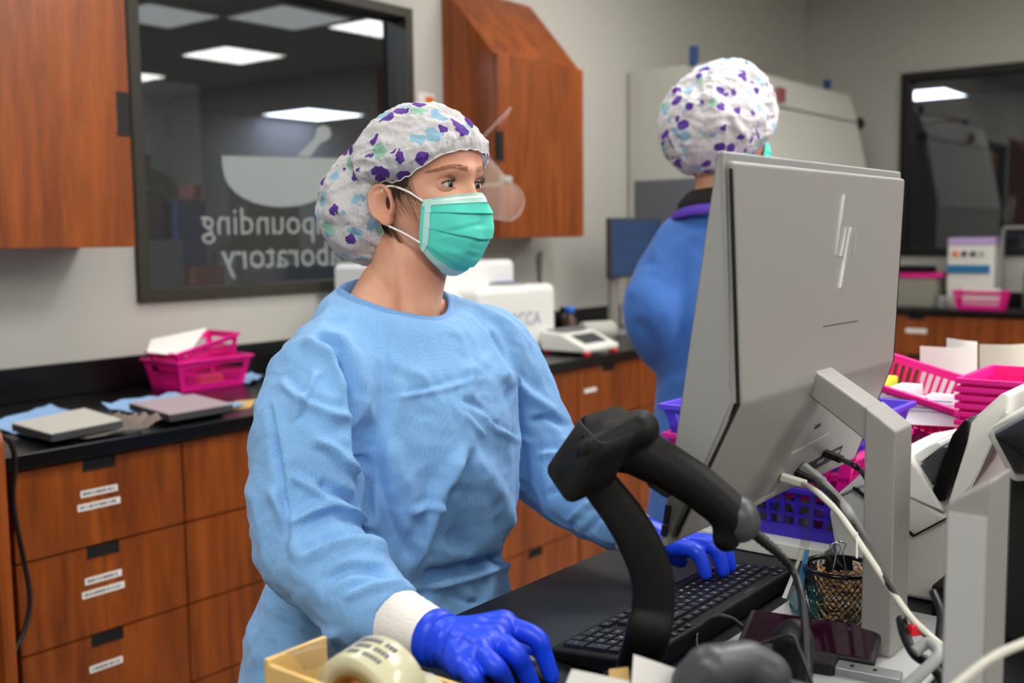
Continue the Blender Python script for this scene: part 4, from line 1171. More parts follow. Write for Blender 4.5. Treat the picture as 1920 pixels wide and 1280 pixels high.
# teal tape dispenser dome with a clear strip leaning on it
tp = onz(1515, 1152, .9215)
t = thing('teal_holder', 'glossy teal egg-shaped desk holder beside the mesh cup', 'holder', (tp[0], tp[1], .9205))
obj('dome', MB().lathe([(.020, 0), (.0235, .006), (.025, .014), (.0235, .024), (.018, .033), (.010, .039), (.001, .041)], (tp[0], tp[1], .9205), 28), 'teal_gloss', t, smooth=True)
obj('slot', MB().obox((tp[0]-.008, tp[1]+.004, .958), (.010, .006, 0), (-.0012, .002, 0), (0, 0, .006)), 'black_matte', t)
d0 = float(np.dot(tp-CAMP, CAMR[2]))
st = [at(1470, 1145, d0-.03), at(1497, 1150, d0-.03), at(1534, 918, d0-.0), at(1524, 918, d0-.0)]
t = thing('plastic_strip', 'long clear plastic strip with blue marks leaning on the teal holder', 'strip', st[0])
sheet('film', None, None, bilin(*st, n=8, m=3), 'clear_film', .0006, parent=t)
sheet('blue_mark', None, None, bilin(at(1493, 1098, d0-.033), at(1506, 1100, d0-.033), at(1518, 1030, d0-.018), at(1510, 1030, d0-.018), n=3, m=3), 'label_blue', .0004, parent=t)
sheet('white_edge', None, None, bilin(at(1466, 1120, d0-.029), at(1474, 1122, d0-.029), at(1508, 1032, d0-.012), at(1503, 1030, d0-.012), n=3, m=3), 'paper', .0004, parent=t)

# smartphone, knife, adapter
a = onz(1395, 1176, .936); b = onz(1648, 1216, .936)
ctr = (a+b)/2; ux = (b-a)/np.linalg.norm(b-a); LN = np.linalg.norm(b-a)
tow = np.cross(np.array([0, 0, 1.]), ux); tow = tow if np.dot(tow, CAMP-ctr) > 0 else -tow      # toward camera
wv = np.cos(.3)*tow*.034-np.array([0, 0, math.sin(.3)*.034])
nv = np.cross(ux, wv); nv = nv/np.linalg.norm(nv); nv = nv if nv[2] > 0 else -nv
t = thing('smartphone', 'smartphone in a thick black case lying on the silver foot', 'phone', ctr-np.array([0, 0, .02]))
obj('case', MB().obox(ctr, ux*LN/2, wv, nv*.0065), 'black_matte', t, bevel=.006, seg=3)
obj('screen', MB().obox(ctr+nv*.0066, ux*(LN/2-.008), wv*.88, nv*.0004), 'phone_reflected_pink', t)
obj('kickstand', MB().obox(ctr-wv*.62-nv*.012, ux*.03, wv*.1, nv*.006), 'black_matte', t)
cb = [a+np.array([-.001, 0, 0]), onz(1372, 1160, .942), onz(1345, 1155, .945), onz(1318, 1168, .938), onz(1306, 1195, .928), onz(1312, 1235, .925)]
tag(obj('charging_cable', MB().tube(smooth_path(cb, 8), [.0032 if i < 16 else .0021 for i in range(8*5+1)], 8), 'cable_black', smooth=True), 'thin black charging cable curling from the phone', 'cable')
k0 = onz(1405, 1225, .924); k1 = onz(1568, 1252, .924); k2 = onz(1690, 1275, .924)
ux = (k1-k0)/np.linalg.norm(k1-k0); pv = np.cross([0, 0, 1], ux)
t = thing('box_cutter', 'box cutter with a black grip and a grey steel body', 'box cutter', (k0+k1)/2-np.array([0, 0, .013]))
obj('grip', MB().obox((k0+k1)/2, ux*np.linalg.norm(k1-k0)/2, pv*.017, (0, 0, .0125)), 'black_matte', t, bevel=.005)
st_ = MB().obox((k1+k2)/2, (k2-k1)/2, pv*.013, (0, 0, .006))
sb = obj('steel_body', st_, 'steel', t, bevel=.0015)
for f in (.25, .6):
    obj('rivet', MB().lathe([(.0025, 0), (.0025, .0012)], k1+(k2-k1)*f+np.array([0, 0, .0058]), 12), 'black_matte', sb)
ac = at(1487, 1205, 1.10)
t = thing('power_adapter', 'round black plug adapter out of focus in front of the phone', 'adapter', (ac[0], ac[1], DZ))
link('body', remesh(MB().capsule((ac[0], ac[1], DZ+.02), .02, (ac[0], ac[1], ac[2]+.004), .021).capsule((ac[0]-.02, ac[1], DZ+.014), .014, (ac[0]+.03, ac[1]+.01, DZ+.014), .014), .0025, 4), 'black_matte', t)

# cables
def cable(label, pts, r, mt, name='cable', group='cables behind the computer'):
    return tag(obj(name, MB().tube(smooth_path(pts, 8), r, 8), mt, smooth=True), label, 'cable', group)
pb_ = lambda x, y: onplane(x, y, pu1, ln)
def plug(label, px0, px1, r, mt, path, rc, mtc):
    a = pb_(*px0); b = at(px1[0], px1[1], np.dot(a-CAMP, CAMR[2])-.012)
    t = thing('cable', label, 'cable', a, group='cables behind the computer')
    d = (b-a)/np.linalg.norm(b-a); s = np.cross(d, [0, 0, 1]); s /= np.linalg.norm(s); u = np.cross(s, d)
    obj('plug', MB().obox((a+b)/2, (b-a)/2, s*r, u*r*.6), mt, t, bevel=.002)
    obj('cord', MB().tube(smooth_path([b-d*.004]+path, 8), rc, 8), mtc, t, smooth=True)
d1 = 1.26
plug('off-white cable plugged into the back of the computer, with a label flag', (1464, 893), (1512, 908), .0075, 'cable_white', [at(1535, 925, d1-.03), at(1575, 965, d1-.05), at(1620, 1030, d1-.08), at(1670, 1105, d1-.1), at(1715, 1165, d1-.12), at(1775, 1218, d1-.13)], .0036, 'cable_white')
c = at(1607, 1022, d1-.075)
solid('cable_flag', MB().obox(c, (.012, .004, -.004), (.002, .001, .014), (.0004, -.0005, 0)), 'paper', 'white label flag wrapped on the off-white cable', 'label')
plug('grey cable plugged into the middle of the computer back', (1503, 872), (1545, 905), .0085, 'cable_grey', [at(1580, 945, d1-.02), at(1606, 985, d1-.02), at(1640, 1040, d1+.05), at(1680, 1110, d1+.06), at(1700, 1150, d1+.07)], .0055, 'cable_grey')
plug('black cable running beside the grey one behind the computer', (1492, 884), (1530, 902), .006, 'cable_black', [at(1565, 935, d1-.01), at(1600, 985, d1-.03), at(1650, 1070, d1-.09), at(1710, 1160, d1-.11), at(1790, 1250, d1-.12)], .0036, 'cable_black')
plug('black cable with a thick plug at the right of the computer ports', (1545, 848), (1580, 862), .0075, 'black_matte', [at(1600, 872, d1+.04), at(1620, 890, d1+.09), at(1640, 930, d1+.12), at(1650, 1000, d1+.14)], .0036, 'cable_black')
cable('thin white cable crossing the blurred column at the right edge', [at(1780, 1295, .80), at(1835, 1250, .80), at(1880, 1222, .80), at(1960, 1190, .80)], .0034, 'cable_white')
cable('black cable loop with a red tip at the foot of the column', [at(1690, 1160, 1.16), at(1697, 1190, 1.14), at(1715, 1225, 1.12), at(1750, 1250, 1.10), at(1775, 1290, 1.08)], .006, 'cable_black')
cable('black cable hanging behind the blurred column', [at(1750, 1110, 1.2), at(1765, 1150, 1.17), at(1762, 1200, 1.15), at(1770, 1260, 1.12)], .005, 'cable_black')
cable('grey cable loop low between the two columns', [at(1690, 1295, 1.06), at(1735, 1255, 1.07), at(1760, 1225, 1.08), at(1740, 1205, 1.1), at(1715, 1222, 1.1)], .006, 'cable_grey')
cable('thin black cable lying over the adapter', [at(1300, 1235, 1.10), at(1360, 1222, 1.09), at(1420, 1208, 1.08), at(1480, 1190, 1.07), at(1500, 1220, 1.06), at(1530, 1300, 1.03)], .002, 'cable_black')
rc = at(1716, 1180, 1.14)
solid('red_plug', MB().obox(rc, (.006, -.004, 0), (.002, .003, 0), (0, 0, .006)), 'red', 'small red plug among the black cables', 'plug', bevel=.001)
bxk = onz(1752, 1135, DZ)
solid('network_switch', MB().box(bxk[0]-.05, bxk[0]+.05, bxk[1]-.085, bxk[1]-.01, DZ, DZ+.045), 'black_plastic', 'black box among the cables between the two columns', 'device', bevel=.003)

# foreground: carton of packing tape
zc_ = 1.035
a = onz(488, 1232, zc_); b = onz(612, 1192, zc_)
CX0, CX1 = float(a[0]), float(b[0])+.10; CYb = float((a[1]+b[1])/2); CYf = CYb-.24
t = thing('cardboard_tray', 'open cardboard tray of packing tape in the near left foreground', 'carton', ((CX0+CX1)/2, (CYb+CYf)/2, DZ))
th = .006
for (x0, x1, y0, y1, z1) in ((CX0, float(b[0]), CYb-th, CYb, zc_), (CX0, CX0+th, CYf, CYb-th, zc_-.005), (float(b[0]), CX1, CYb-th, CYb, zc_-.05), (CX1-th, CX1, CYf, CYb-th, zc_-.06), (CX0+th, CX1-th, CYf, CYf+th, zc_-.05)):
    obj('side_wall', MB().box(x0, x1, y0, y1, DZ, z1), 'cardboard', t, bevel=.0015)
obj('floor_panel', MB().box(CX0+th, CX1-th, CYf+th, CYb-th, DZ, DZ+.004), 'cardboard', t)
def roll(label, px, dep, R_, w, ax):
    c = at(*px, dep)
    t = thing('tape_roll', label, 'tape roll', (c[0], c[1], c[2]-R_), group='rolls of packing tape')
    ax = np.array(ax, float); ax /= np.linalg.norm(ax)
    obj('tape', MB().lathe([(R_*.62, -w/2), (R_*.97, -w/2), (R_, -w/2+.002), (R_, w/2-.002), (R_*.97, w/2), (R_*.62, w/2)], c, 48, ax, closed=True), 'tape_clear', t, smooth=True, fixn=True)
    obj('core', MB().lathe([(R_*.56, -w/2+.001), (R_*.62, -w/2+.001), (R_*.62, w/2-.001), (R_*.56, w/2-.001)], c, 40, ax, closed=True), 'tape_core', t, smooth=True, fixn=True)
    return t, c
ax = (1, .12, .10)
t, c = roll('clear packing tape roll with printed core in the cardboard tray', (697, 1300), 1.0, .048, .05, ax)
axn = np.array(ax)/np.linalg.norm(ax)
lab = MB()
for (u, s_) in ((-.012, 'xxxxx xxx'), (.0, 'xxxx xxxx'), (.012, 'xxx xxxxxx')):
    for k, ch in enumerate(s_):
        q = math.radians(118-5.2*k)
        up = np.array([0, 0, 1.])-axn*axn[2]; up /= np.linalg.norm(up); fw_ = np.cross(up, axn)
        rad = fw_*math.cos(q)+up*math.sin(q); tg = fw_*math.sin(q)-up*math.cos(q)
        if ch != ' ': lab.obox(c+rad*.0482+axn*u, tg*.0016, axn*.0028, rad*.0003)   # illegible print marks
tag(obj('print', lab, 'print_grey', t), kind='stuff')
roll('second clear tape roll lying behind the first in the cardboard tray', (792, 1352), 1.02, .040, .045, (1, -.3, .2))
sheet('tape_strand', 'loose strand of clear tape stretched over the cardboard tray', 'tape', bilin(at(515, 1232, 1.0), at(570, 1262, .98), at(640, 1240, 1.0), at(590, 1205, 1.04), n=6, m=6, fn=lambda u, v: np.array([0, 0, .012*math.sin(3*u)])), 'clear_film', .0004)

# foreground: cards in a holder
cc_ = at(1235, 1275, .95)
t = thing('card_holder', 'small card holder at the bottom of the picture below the scanner', 'card holder', (cc_[0], cc_[1], DZ))
obj('box', MB().box(cc_[0]-.05, cc_[0]+.05, cc_[1]-.02, cc_[1]+.05, DZ, cc_[2]-.03), 'grey_plastic', t, bevel=.003)
def card(label, px, d, mt):
    tag(obj('card', MB().prism([at(x, y, d) for x, y in px], ray(1235, 1260)*.004), mt), label, 'card', 'cards in the foreground holder')
card('white blank card standing in front of the scanner base', ((1180, 1330), (1188, 1226), (1294, 1262), (1310, 1340)), .95, 'paper')
card('tan and green card edge behind the white card', ((1138, 1330), (1142, 1254), (1178, 1250), (1184, 1330)), .975, 'cardboard')
card('white card lying lowest at the front of the holder', ((1040, 1330), (1072, 1254), (1180, 1276), (1190, 1340)), .93, 'paper')
# dark rounded handset
hc = at(1375, 1250, .93)
t = thing('telephone', 'dark grey telephone handset out of focus in the foreground', 'telephone', (hc[0], hc[1], DZ))
mb = MB(); f = lambda x, y, d=.93: at(x, y, d)
mb.capsule(f(1300, 1280), .020, f(1330, 1255), .023).capsule(f(1330, 1255), .022, f(1400, 1240, .95), .020).capsule(f(1400, 1240, .95), .020, f(1440, 1265, .95), .021)
link('handset', remesh(mb, .003, 8), 'darkgrey_plastic', t)
obj('cradle', MB().box(hc[0]-.05, hc[0]+.06, hc[1]-.06, hc[1]+.04, DZ, hc[2]-.02), 'darkgrey_plastic', t, bevel=.01)
# ------------------------------------------------------------------ people
def fabric(name, col, dots=True, col2=None):
    mt = mat(name, col, .72, spec=.3, sheen=.15)
    N = mt.node_tree.nodes; L = mt.node_tree.links; b = N['Principled BSDF']
    tc = N.new('ShaderNodeTexCoord')
    vo = N.new('ShaderNodeTexVoronoi'); vo.inputs['Scale'].default_value = 330; vo.inputs['Randomness'].default_value = .35
    L.new(tc.outputs['Object'], vo.inputs['Vector'])
    rp = N.new('ShaderNodeValToRGB'); c = srgb(*col)
    rp.color_ramp.elements[0].position = .16; rp.color_ramp.elements[0].color = (c[0]*.6, c[1]*.68, c[2]*.78, 1)
    rp.color_ramp.elements[1].position = .34; rp.color_ramp.elements[1].color = c
    L.new(vo.outputs['Distance'], rp.inputs[0]); L.new(rp.outputs[0], b.inputs['Base Color'])
    n = N.new('ShaderNodeTexNoise'); n.inputs['Scale'].default_value = 55; n.inputs['Detail'].default_value = 5
    L.new(tc.outputs['Object'], n.inputs['Vector'])
    ad = N.new('ShaderNodeMath'); ad.operation = 'MULTIPLY_ADD'; ad.inputs[1].default_value = .35
    L.new(vo.outputs['Distance'], ad.inputs[0]); L.new(n.outputs[0], ad.inputs[2])
    bp_ = N.new('ShaderNodeBump'); bp_.inputs['Strength'].default_value = .35; bp_.inputs['Distance'].default_value = .0015
    L.new(ad.outputs[0], bp_.inputs['Height']); L.new(bp_.outputs[0], b.inputs['Normal'])
    return mt
fabric('gown_pale', (124, 174, 226))
fabric('gown_deep', (66, 116, 196))
mat('collar_trim', (104, 152, 208), .7)
mat('collar_black', (16, 15, 16), .8)
mat('trim_purple', (84, 50, 175), .7)
mat('glove_blue', (14, 62, 222), .42, spec=.5, bump=(70, .25))
mat('knit_white', (232, 228, 224), .85, bump=(250, .5))
mat('trousers', (40, 52, 84), .85)
mat('shoe', (30, 30, 32), .5)
mat('hair_brown', (62, 42, 30), .55, var=(90, .35))
mat('sclera', (196, 184, 176), .3)
mat('iris_grey', (58, 72, 78), .2)
mat('pupil', (8, 8, 9), .1)
mat('lash', (28, 20, 17), .6)
mat('brow', (168, 124, 98), .85)
mat('mask_teal', (88, 222, 204), .75, var=(60, .05), bump=(400, .15))
mat('mask_trim', (186, 232, 226), .75)
mat('mask_seam', (70, 140, 140), .8)
mat('loop_white', (240, 240, 238), .6)
def skin_mat():
    mt = mat('skin', (214, 160, 134), .48, sss=.18, bump=(420, .12))
    N = mt.node_tree.nodes; L = mt.node_tree.links; b = N['Principled BSDF']
    tc = N.new('ShaderNodeTexCoord'); n = N.new('ShaderNodeTexNoise'); n.inputs['Scale'].default_value = 16; n.inputs['Detail'].default_value = 6
    L.new(tc.outputs['Object'], n.inputs['Vector'])
    rp = N.new('ShaderNodeValToRGB')
    rp.color_ramp.elements[0].position = .35; rp.color_ramp.elements[0].color = srgb(205, 142, 116)
    rp.color_ramp.elements[1].position = .65; rp.color_ramp.elements[1].color = srgb(220, 170, 144)
    L.new(n.outputs[0], rp.inputs[0]); L.new(rp.outputs[0], b.inputs['Base Color'])
skin_mat()
def cap_mat():
    mt = mat('cap_print', (238, 238, 240), .7, spec=.25)
    N = mt.node_tree.nodes; L = mt.node_tree.links; b = N['Principled BSDF']
    tc = N.new('ShaderNodeTexCoord')
    nz = N.new('ShaderNodeTexNoise'); nz.inputs['Scale'].default_value = 75; nz.inputs['Detail'].default_value = 3
    L.new(tc.outputs['Object'], nz.inputs['Vector'])
    ma = N.new('ShaderNodeVectorMath'); ma.operation = 'MULTIPLY_ADD'; ma.inputs[1].default_value = (.014, .014, .014)
    L.new(nz.outputs['Color'], ma.inputs[0]); L.new(tc.outputs['Object'], ma.inputs[2])
    mp = N.new('ShaderNodeMapping'); mp.inputs['Rotation'].default_value = (.5, .3, .9); mp.inputs['Scale'].default_value = (44, 30, 36)
    L.new(ma.outputs[0], mp.inputs['Vector'])
    vo = N.new('ShaderNodeTexVoronoi'); vo.inputs['Scale'].default_value = 1.0; vo.inputs['Randomness'].default_value = .9
    L.new(mp.outputs[0], vo.inputs['Vector'])
    sp_ = N.new('ShaderNodeSeparateColor'); L.new(vo.outputs['Color'], sp_.inputs[0])
    th = N.new('ShaderNodeMath'); th.operation = 'MULTIPLY_ADD'; th.inputs[1].default_value = .26; th.inputs[2].default_value = .27
    L.new(sp_.outputs[1], th.inputs[0])
    lt = N.new('ShaderNodeMath'); lt.operation = 'LESS_THAN'; L.new(vo.outputs['Distance'], lt.inputs[0]); L.new(th.outputs[0], lt.inputs[1])
    rp = N.new('ShaderNodeValToRGB'); rp.color_ramp.interpolation = 'CONSTANT'
    e = rp.color_ramp.elements
    e[0].position = 0; e[0].color = srgb(104, 68, 168)
    e[1].position = .44; e[1].color = srgb(158, 205, 232)
    k = e.new(.76); k.color = srgb(160, 212, 190)
    k = e.new(.88); k.color = srgb(224, 224, 228)
    L.new(sp_.outputs[0], rp.inputs[0])
    mx = N.new('ShaderNodeMix'); mx.data_type = 'RGBA'; mx.inputs[6].default_value = srgb(224, 224, 228)
    L.new(lt.outputs[0], mx.inputs[0]); L.new(rp.outputs[0], mx.inputs[7]); L.new(mx.outputs[2], b.inputs['Base Color'])
    # thin non-woven cloth lets a little light and hair show through
    tr = N.new('ShaderNodeBsdfTranslucent'); L.new(mx.outputs[2], tr.inputs[0])
    ms = N.new('ShaderNodeMixShader'); ms.inputs[0].default_value = .22
    out = N['Material Output']
    L.new(b.outputs[0], ms.inputs[1]); L.new(tr.outputs[0], ms.inputs[2]); L.new(ms.outputs[0], out.inputs[0])
    n2 = N.new('ShaderNodeTexNoise'); n2.inputs['Scale'].default_value = 95; n2.inputs['Detail'].default_value = 5; n2.inputs['Distortion'].default_value = 1.0
    L.new(tc.outputs['Object'], n2.inputs['Vector'])
    bp_ = N.new('ShaderNodeBump'); bp_.inputs['Strength'].default_value = .8; bp_.inputs['Distance'].default_value = .004
    L.new(n2.outputs[0], bp_.inputs['Height']); L.new(bp_.outputs[0], b.inputs['Normal'])
cap_mat()

HT = [(-.118, .040, .004, .020), (-.110, .060, .014, .033), (-.095, .074, .032, .044), (-.075, .080, .052, .054), (-.050, .085, .068, .064), (-.025, .088, .080, .069),
      (0, .087, .090, .0725), (.025, .0905, .097, .0755), (.045, .0905, .101, .077), (.065, .084, .101, .0765), (.085, .069, .092, .069), (.100, .048, .073, .054), (.109, .022, .042, .03), (.113, .002, .006, .004)]
def head_pt(z, a, off=0.0):
    """a: angle from the face (0) towards her right (positive x); returns local points"""
    z = np.asarray(z, float); a = np.asarray(a, float)
    yf, yb, w = lerp_table(HT, z)
    s, c = np.sin(a), np.cos(a)
    n = 2.25
    den = (np.abs(s/np.maximum(w, 1e-4))**n+np.abs(c/np.where(c > 0, np.maximum(yf, 1e-4), np.maximum(yb, 1e-4)))**n)**(1/n)
    r = 1/den+off
    x, y = r*s, r*c
    fr = np.clip(c, 0, 1)
    g = lambda x0, z0, sx, sz: np.exp(-((x-x0)/sx)**2-((z-z0)/sz)**2)
    dy = np.zeros_like(x)
    for sd in (-1, 1):
        dy -= .0105*g(sd*.0318, .001, .020, .0108)        # eye socket
        dy += .0035*g(sd*.030, .021, .020, .008)         # brow ridge
        dy += .0055*g(sd*.047, -.030, .018, .016)        # cheekbone
        dy -= .004*g(sd*.064, .012, .012, .02)           # temple
    dy += .009*g(0, -.004, .0085, .018)+.013*g(0, -.030, .010, .016)+.003*g(0, -.043, .015, .008)
    dy += .004*g(0, .022, .014, .010)+.006*g(0, -.075, .02, .007)+.004*g(0, -.1, .018, .012)
    y = y+dy*np.where(c > 0, np.minimum(1, c*2.2), 0)
    return np.stack(np.broadcast_arrays(x, y, z), -1)

def head_matrix(c, heading, pitch=0.0, roll=0.0, s=1.0):
    """local x=right, y=forward, z=up; heading = world angle of forward"""
    return Matrix.Translation(Vector([float(q) for q in c])) @ Matrix.Rotation(heading-math.pi/2, 4, 'Z') @ Matrix.Rotation(pitch, 4, 'X') @ Matrix.Rotation(roll, 4, 'Y') @ Matrix.Scale(s, 4)
def tf(M, P):
    P = np.asarray(P, float); A_ = np.array(M); return P @ A_[:3, :3].T+A_[:3, 3]

def ear_mb(M, side):
    n, m_ = 26, 12
    P = []
    for i in range(m_+1):
        rho = i/m_; row_ = []
        for k in range(n):
            q = 2*math.pi*k/n
            ex = .0185*(1+.12*math.sin(q)) * (1 if math.sin(q) > -.5 else .8)
            u = rho*ex*math.cos(q); v = rho*.0315*math.sin(q)
            rim = math.exp(-((rho-.90)/.12)**2)*.0062*(1 if math.sin(q) > -.75 else .35)
            anti = math.exp(-((rho-.58)/.13)**2)*.0035*max(0, math.cos(q+math.pi)*.5+.6)
            concha = -.0125*math.exp(-((u-.003)/.0085)**2-((v+.003)/.012)**2)
            h = .004+rim+anti+concha
            flare = .0075*max(0, -u/.0185+.35)
            row_.append((h+flare, u, v))
        P.append(row_)
    P = np.array(P)
    back = P.copy(); back[:, :, 0] -= .0055
    def place(Q):
        hh, u, v = Q[..., 0], Q[..., 1], Q[..., 2]
        tl = .20
        y = u*math.cos(tl)+v*-math.sin(tl)*-1*-1; z = u*math.sin(tl)*-1*-1+v*math.cos(tl)
        y = u*math.cos(tl)-v*math.sin(tl); z = u*math.sin(tl)+v*math.cos(tl)
        x = .0735+hh-.06*(y*.0)
        return np.stack([side*x, y-.014, z-.022], -1)
    F_ = place(P); B_ = place(back)
    mb_ = MB()
    mb_.grid(tf(M, F_.reshape(-1, 3)).reshape(F_.shape), wrap=True)
    mb_.grid(tf(M, B_.reshape(-1, 3)).reshape(B_.shape)[::-1], wrap=True)
    e = np.stack([F_[-1], B_[-1]]); mb_.grid(tf(M, e.reshape(-1, 3)).reshape(e.shape), wrap=True)
    return mb_

def ell_exit(c, d, e, r):
    """distance from point c along unit dirs d to the far side of ellipsoid (centre e, radii r)"""
    p = (np.array(c)-np.array(e))/np.array(r); q = d/np.array(r)
    A_ = (q*q).sum(-1); B_ = (q*p).sum(-1); C_ = (p*p).sum(-1)-1
    disc = np.maximum(B_*B_-A_*C_, 0)
    return np.where(B_*B_-A_*C_ > 0, (-B_+np.sqrt(disc))/A_, 0)

def make_cap(M, ells, edge, parent, seed, wrinkle=1.0, folds=()):
    cc = np.array([0, -.035, .03]); NA, NT = 300, 110
    al = np.linspace(0, 2*math.pi, NA, endpoint=False)
    aa = np.abs((al+math.pi) % (2*math.pi)-math.pi)
    ze = np.interp(np.degrees(aa), [q[0] for q in edge], [q[1] for q in edge])
    # smooth the edge height
    for _ in range(5): ze = (np.roll(ze, 1)+ze+np.roll(ze, -1))/3
    ze = ze+.0012*np.sin(al*23+np.sin(al*5)*2)
    E_ = head_pt(ze, al, .0065)
    E_[:, 2] = ze
    vE = E_-cc; rE = np.linalg.norm(vE, axis=1); dE = vE/rE[:, None]
    pole = np.array([0, -.25, 1.]); pole /= np.linalg.norm(pole)
    P = np.zeros((NT, NA, 3)); D = np.zeros((NT, NA, 3)); T = np.zeros((NT, NA))
    for i in range(NT):
        t = (i/(NT-1))
        ang = np.arccos(np.clip(dE @ pole, -1, 1)); w0 = np.sin((1-t)*ang)/np.sin(ang); w1 = np.sin(t*ang)/np.sin(ang)
        d = dE*w0[:, None]+pole*w1[:, None]
        if i == NT-1: d = np.tile(pole, (NA, 1))
        rs = np.stack([ell_exit(cc, d, e, r) for e, r in ells])
        k = 90.0
        ru = np.log(np.exp(rs*k).sum(0))/k
        f = min(1, t/.16); f = f*f*(3-2*f); f = f**.6
        P[i] = cc+d*(rE*(1-f)+ru*f)[:, None]; D[i] = d; T[i] = t
    Q = P.reshape(-1, 3); Dd = D.reshape(-1, 3); Tt_ = T.reshape(-1); Al = np.tile(al, NT)
    dis = np.zeros(len(Q))
    n1 = vnoise(Q, 13, seed); n2 = vnoise(Q, 26, seed+1); n3 = vnoise(Q*np.array([1, .55, 1.25]), 46, seed+2); n4 = vnoise(Q*np.array([.6, 1.2, 1]), 90, seed+3)
    fade = np.clip(Tt_*9, 0, 1)*np.clip((1-Tt_)*14, .15, 1)
    dis += fade*.003+fade*wrinkle*(.0055*n1+.0095*(.22-np.abs(n2))+.0065*(.2-np.abs(n3))+.0028*(.2-np.abs(n4)))
    pl = np.exp(-((Tt_-.06)/.09)**2)
    dis += pl*wrinkle*(.0012*np.sin(Al*37+8*n1)+.0009*np.sin(Al*61+12*n2))
    Q = Q+Dd*dis[:, None]
    W_ = tf(M, Q)
    if len(folds):
        nn = (Dd @ np.array(M)[:3, :3].T)
        W_ = apply_folds(W_, nn, folds)
    mb_ = MB().grid(W_.reshape(NT, NA, 3), wrap=True)
    o = obj('bouffant_cap', mb_, 'cap_print', parent, smooth=True, fixn=True)
    # elastic hem
    hem = tf(M, E_+np.array([0, 0, 0]))
    pts = list(hem)+[hem[0]]
    h = obj('elastic_hem', MB().tube(pts[::2]+[pts[0]], .0010, 6, False), 'loop_white', o, smooth=True)
    return o

def seg_dist(uv, pl):
    """signed distance to a polyline and the parameter 0..1 along it"""
    best = np.full(len(uv), 1e9); sg = np.zeros(len(uv)); par = np.zeros(len(uv))
    pl = np.array(smooth_path([(p[0], p[1], 0) for p in pl], 4))[:, :2]
    L_ = np.r_[0, np.cumsum(np.linalg.norm(np.diff(pl, axis=0), axis=1))]
    for i in range(len(pl)-1):
        a, b = pl[i], pl[i+1]; d = b-a; l2 = (d*d).sum()+1e-9
        t = np.clip(((uv-a) @ d)/l2, 0, 1); q = a+t[:, None]*d
        dist = np.linalg.norm(uv-q, axis=1)
        s = np.sign(d[0]*(uv[:, 1]-a[1])-d[1]*(uv[:, 0]-a[0]))
        k = dist < best
        best[k] = dist[k]; sg[k] = s[k]; par[k] = (L_[i]+t[k]*np.sqrt(l2))/L_[-1]
    return best*sg, par
def apply_folds(co, nn, folds):
    """raise or sink cloth along fold lines; every fold is (line, height, width, skew)"""
    uv = proj_arr(co)
    vd = CAMP-co; vd /= np.linalg.norm(vd, axis=1)[:, None]
    vis = np.clip(((nn*vd).sum(1)+.05)/.25, 0, 1)
    tot = np.zeros(len(co))
    for (pl, amp, sig, skew) in folds:
        x = [p[0] for p in pl]; y = [p[1] for p in pl]
        m_ = (uv[:, 0] > min(x)-4*sig) & (uv[:, 0] < max(x)+4*sig) & (uv[:, 1] > min(y)-4*sig) & (uv[:, 1] < max(y)+4*sig) & (vis > 0)
        if not m_.any(): continue
        d, t = seg_dist(uv[m_], pl)
        tp = np.clip(np.minimum(t, 1-t)*5, 0, 1); tp = tp*tp*(3-2*tp)
        g = np.exp(-(d/sig)**2)
        tot[m_] += amp*tp*(g*(1-abs(skew))+skew*1.6*(d/sig)*g)
    return co+nn*(tot*vis)[:, None]

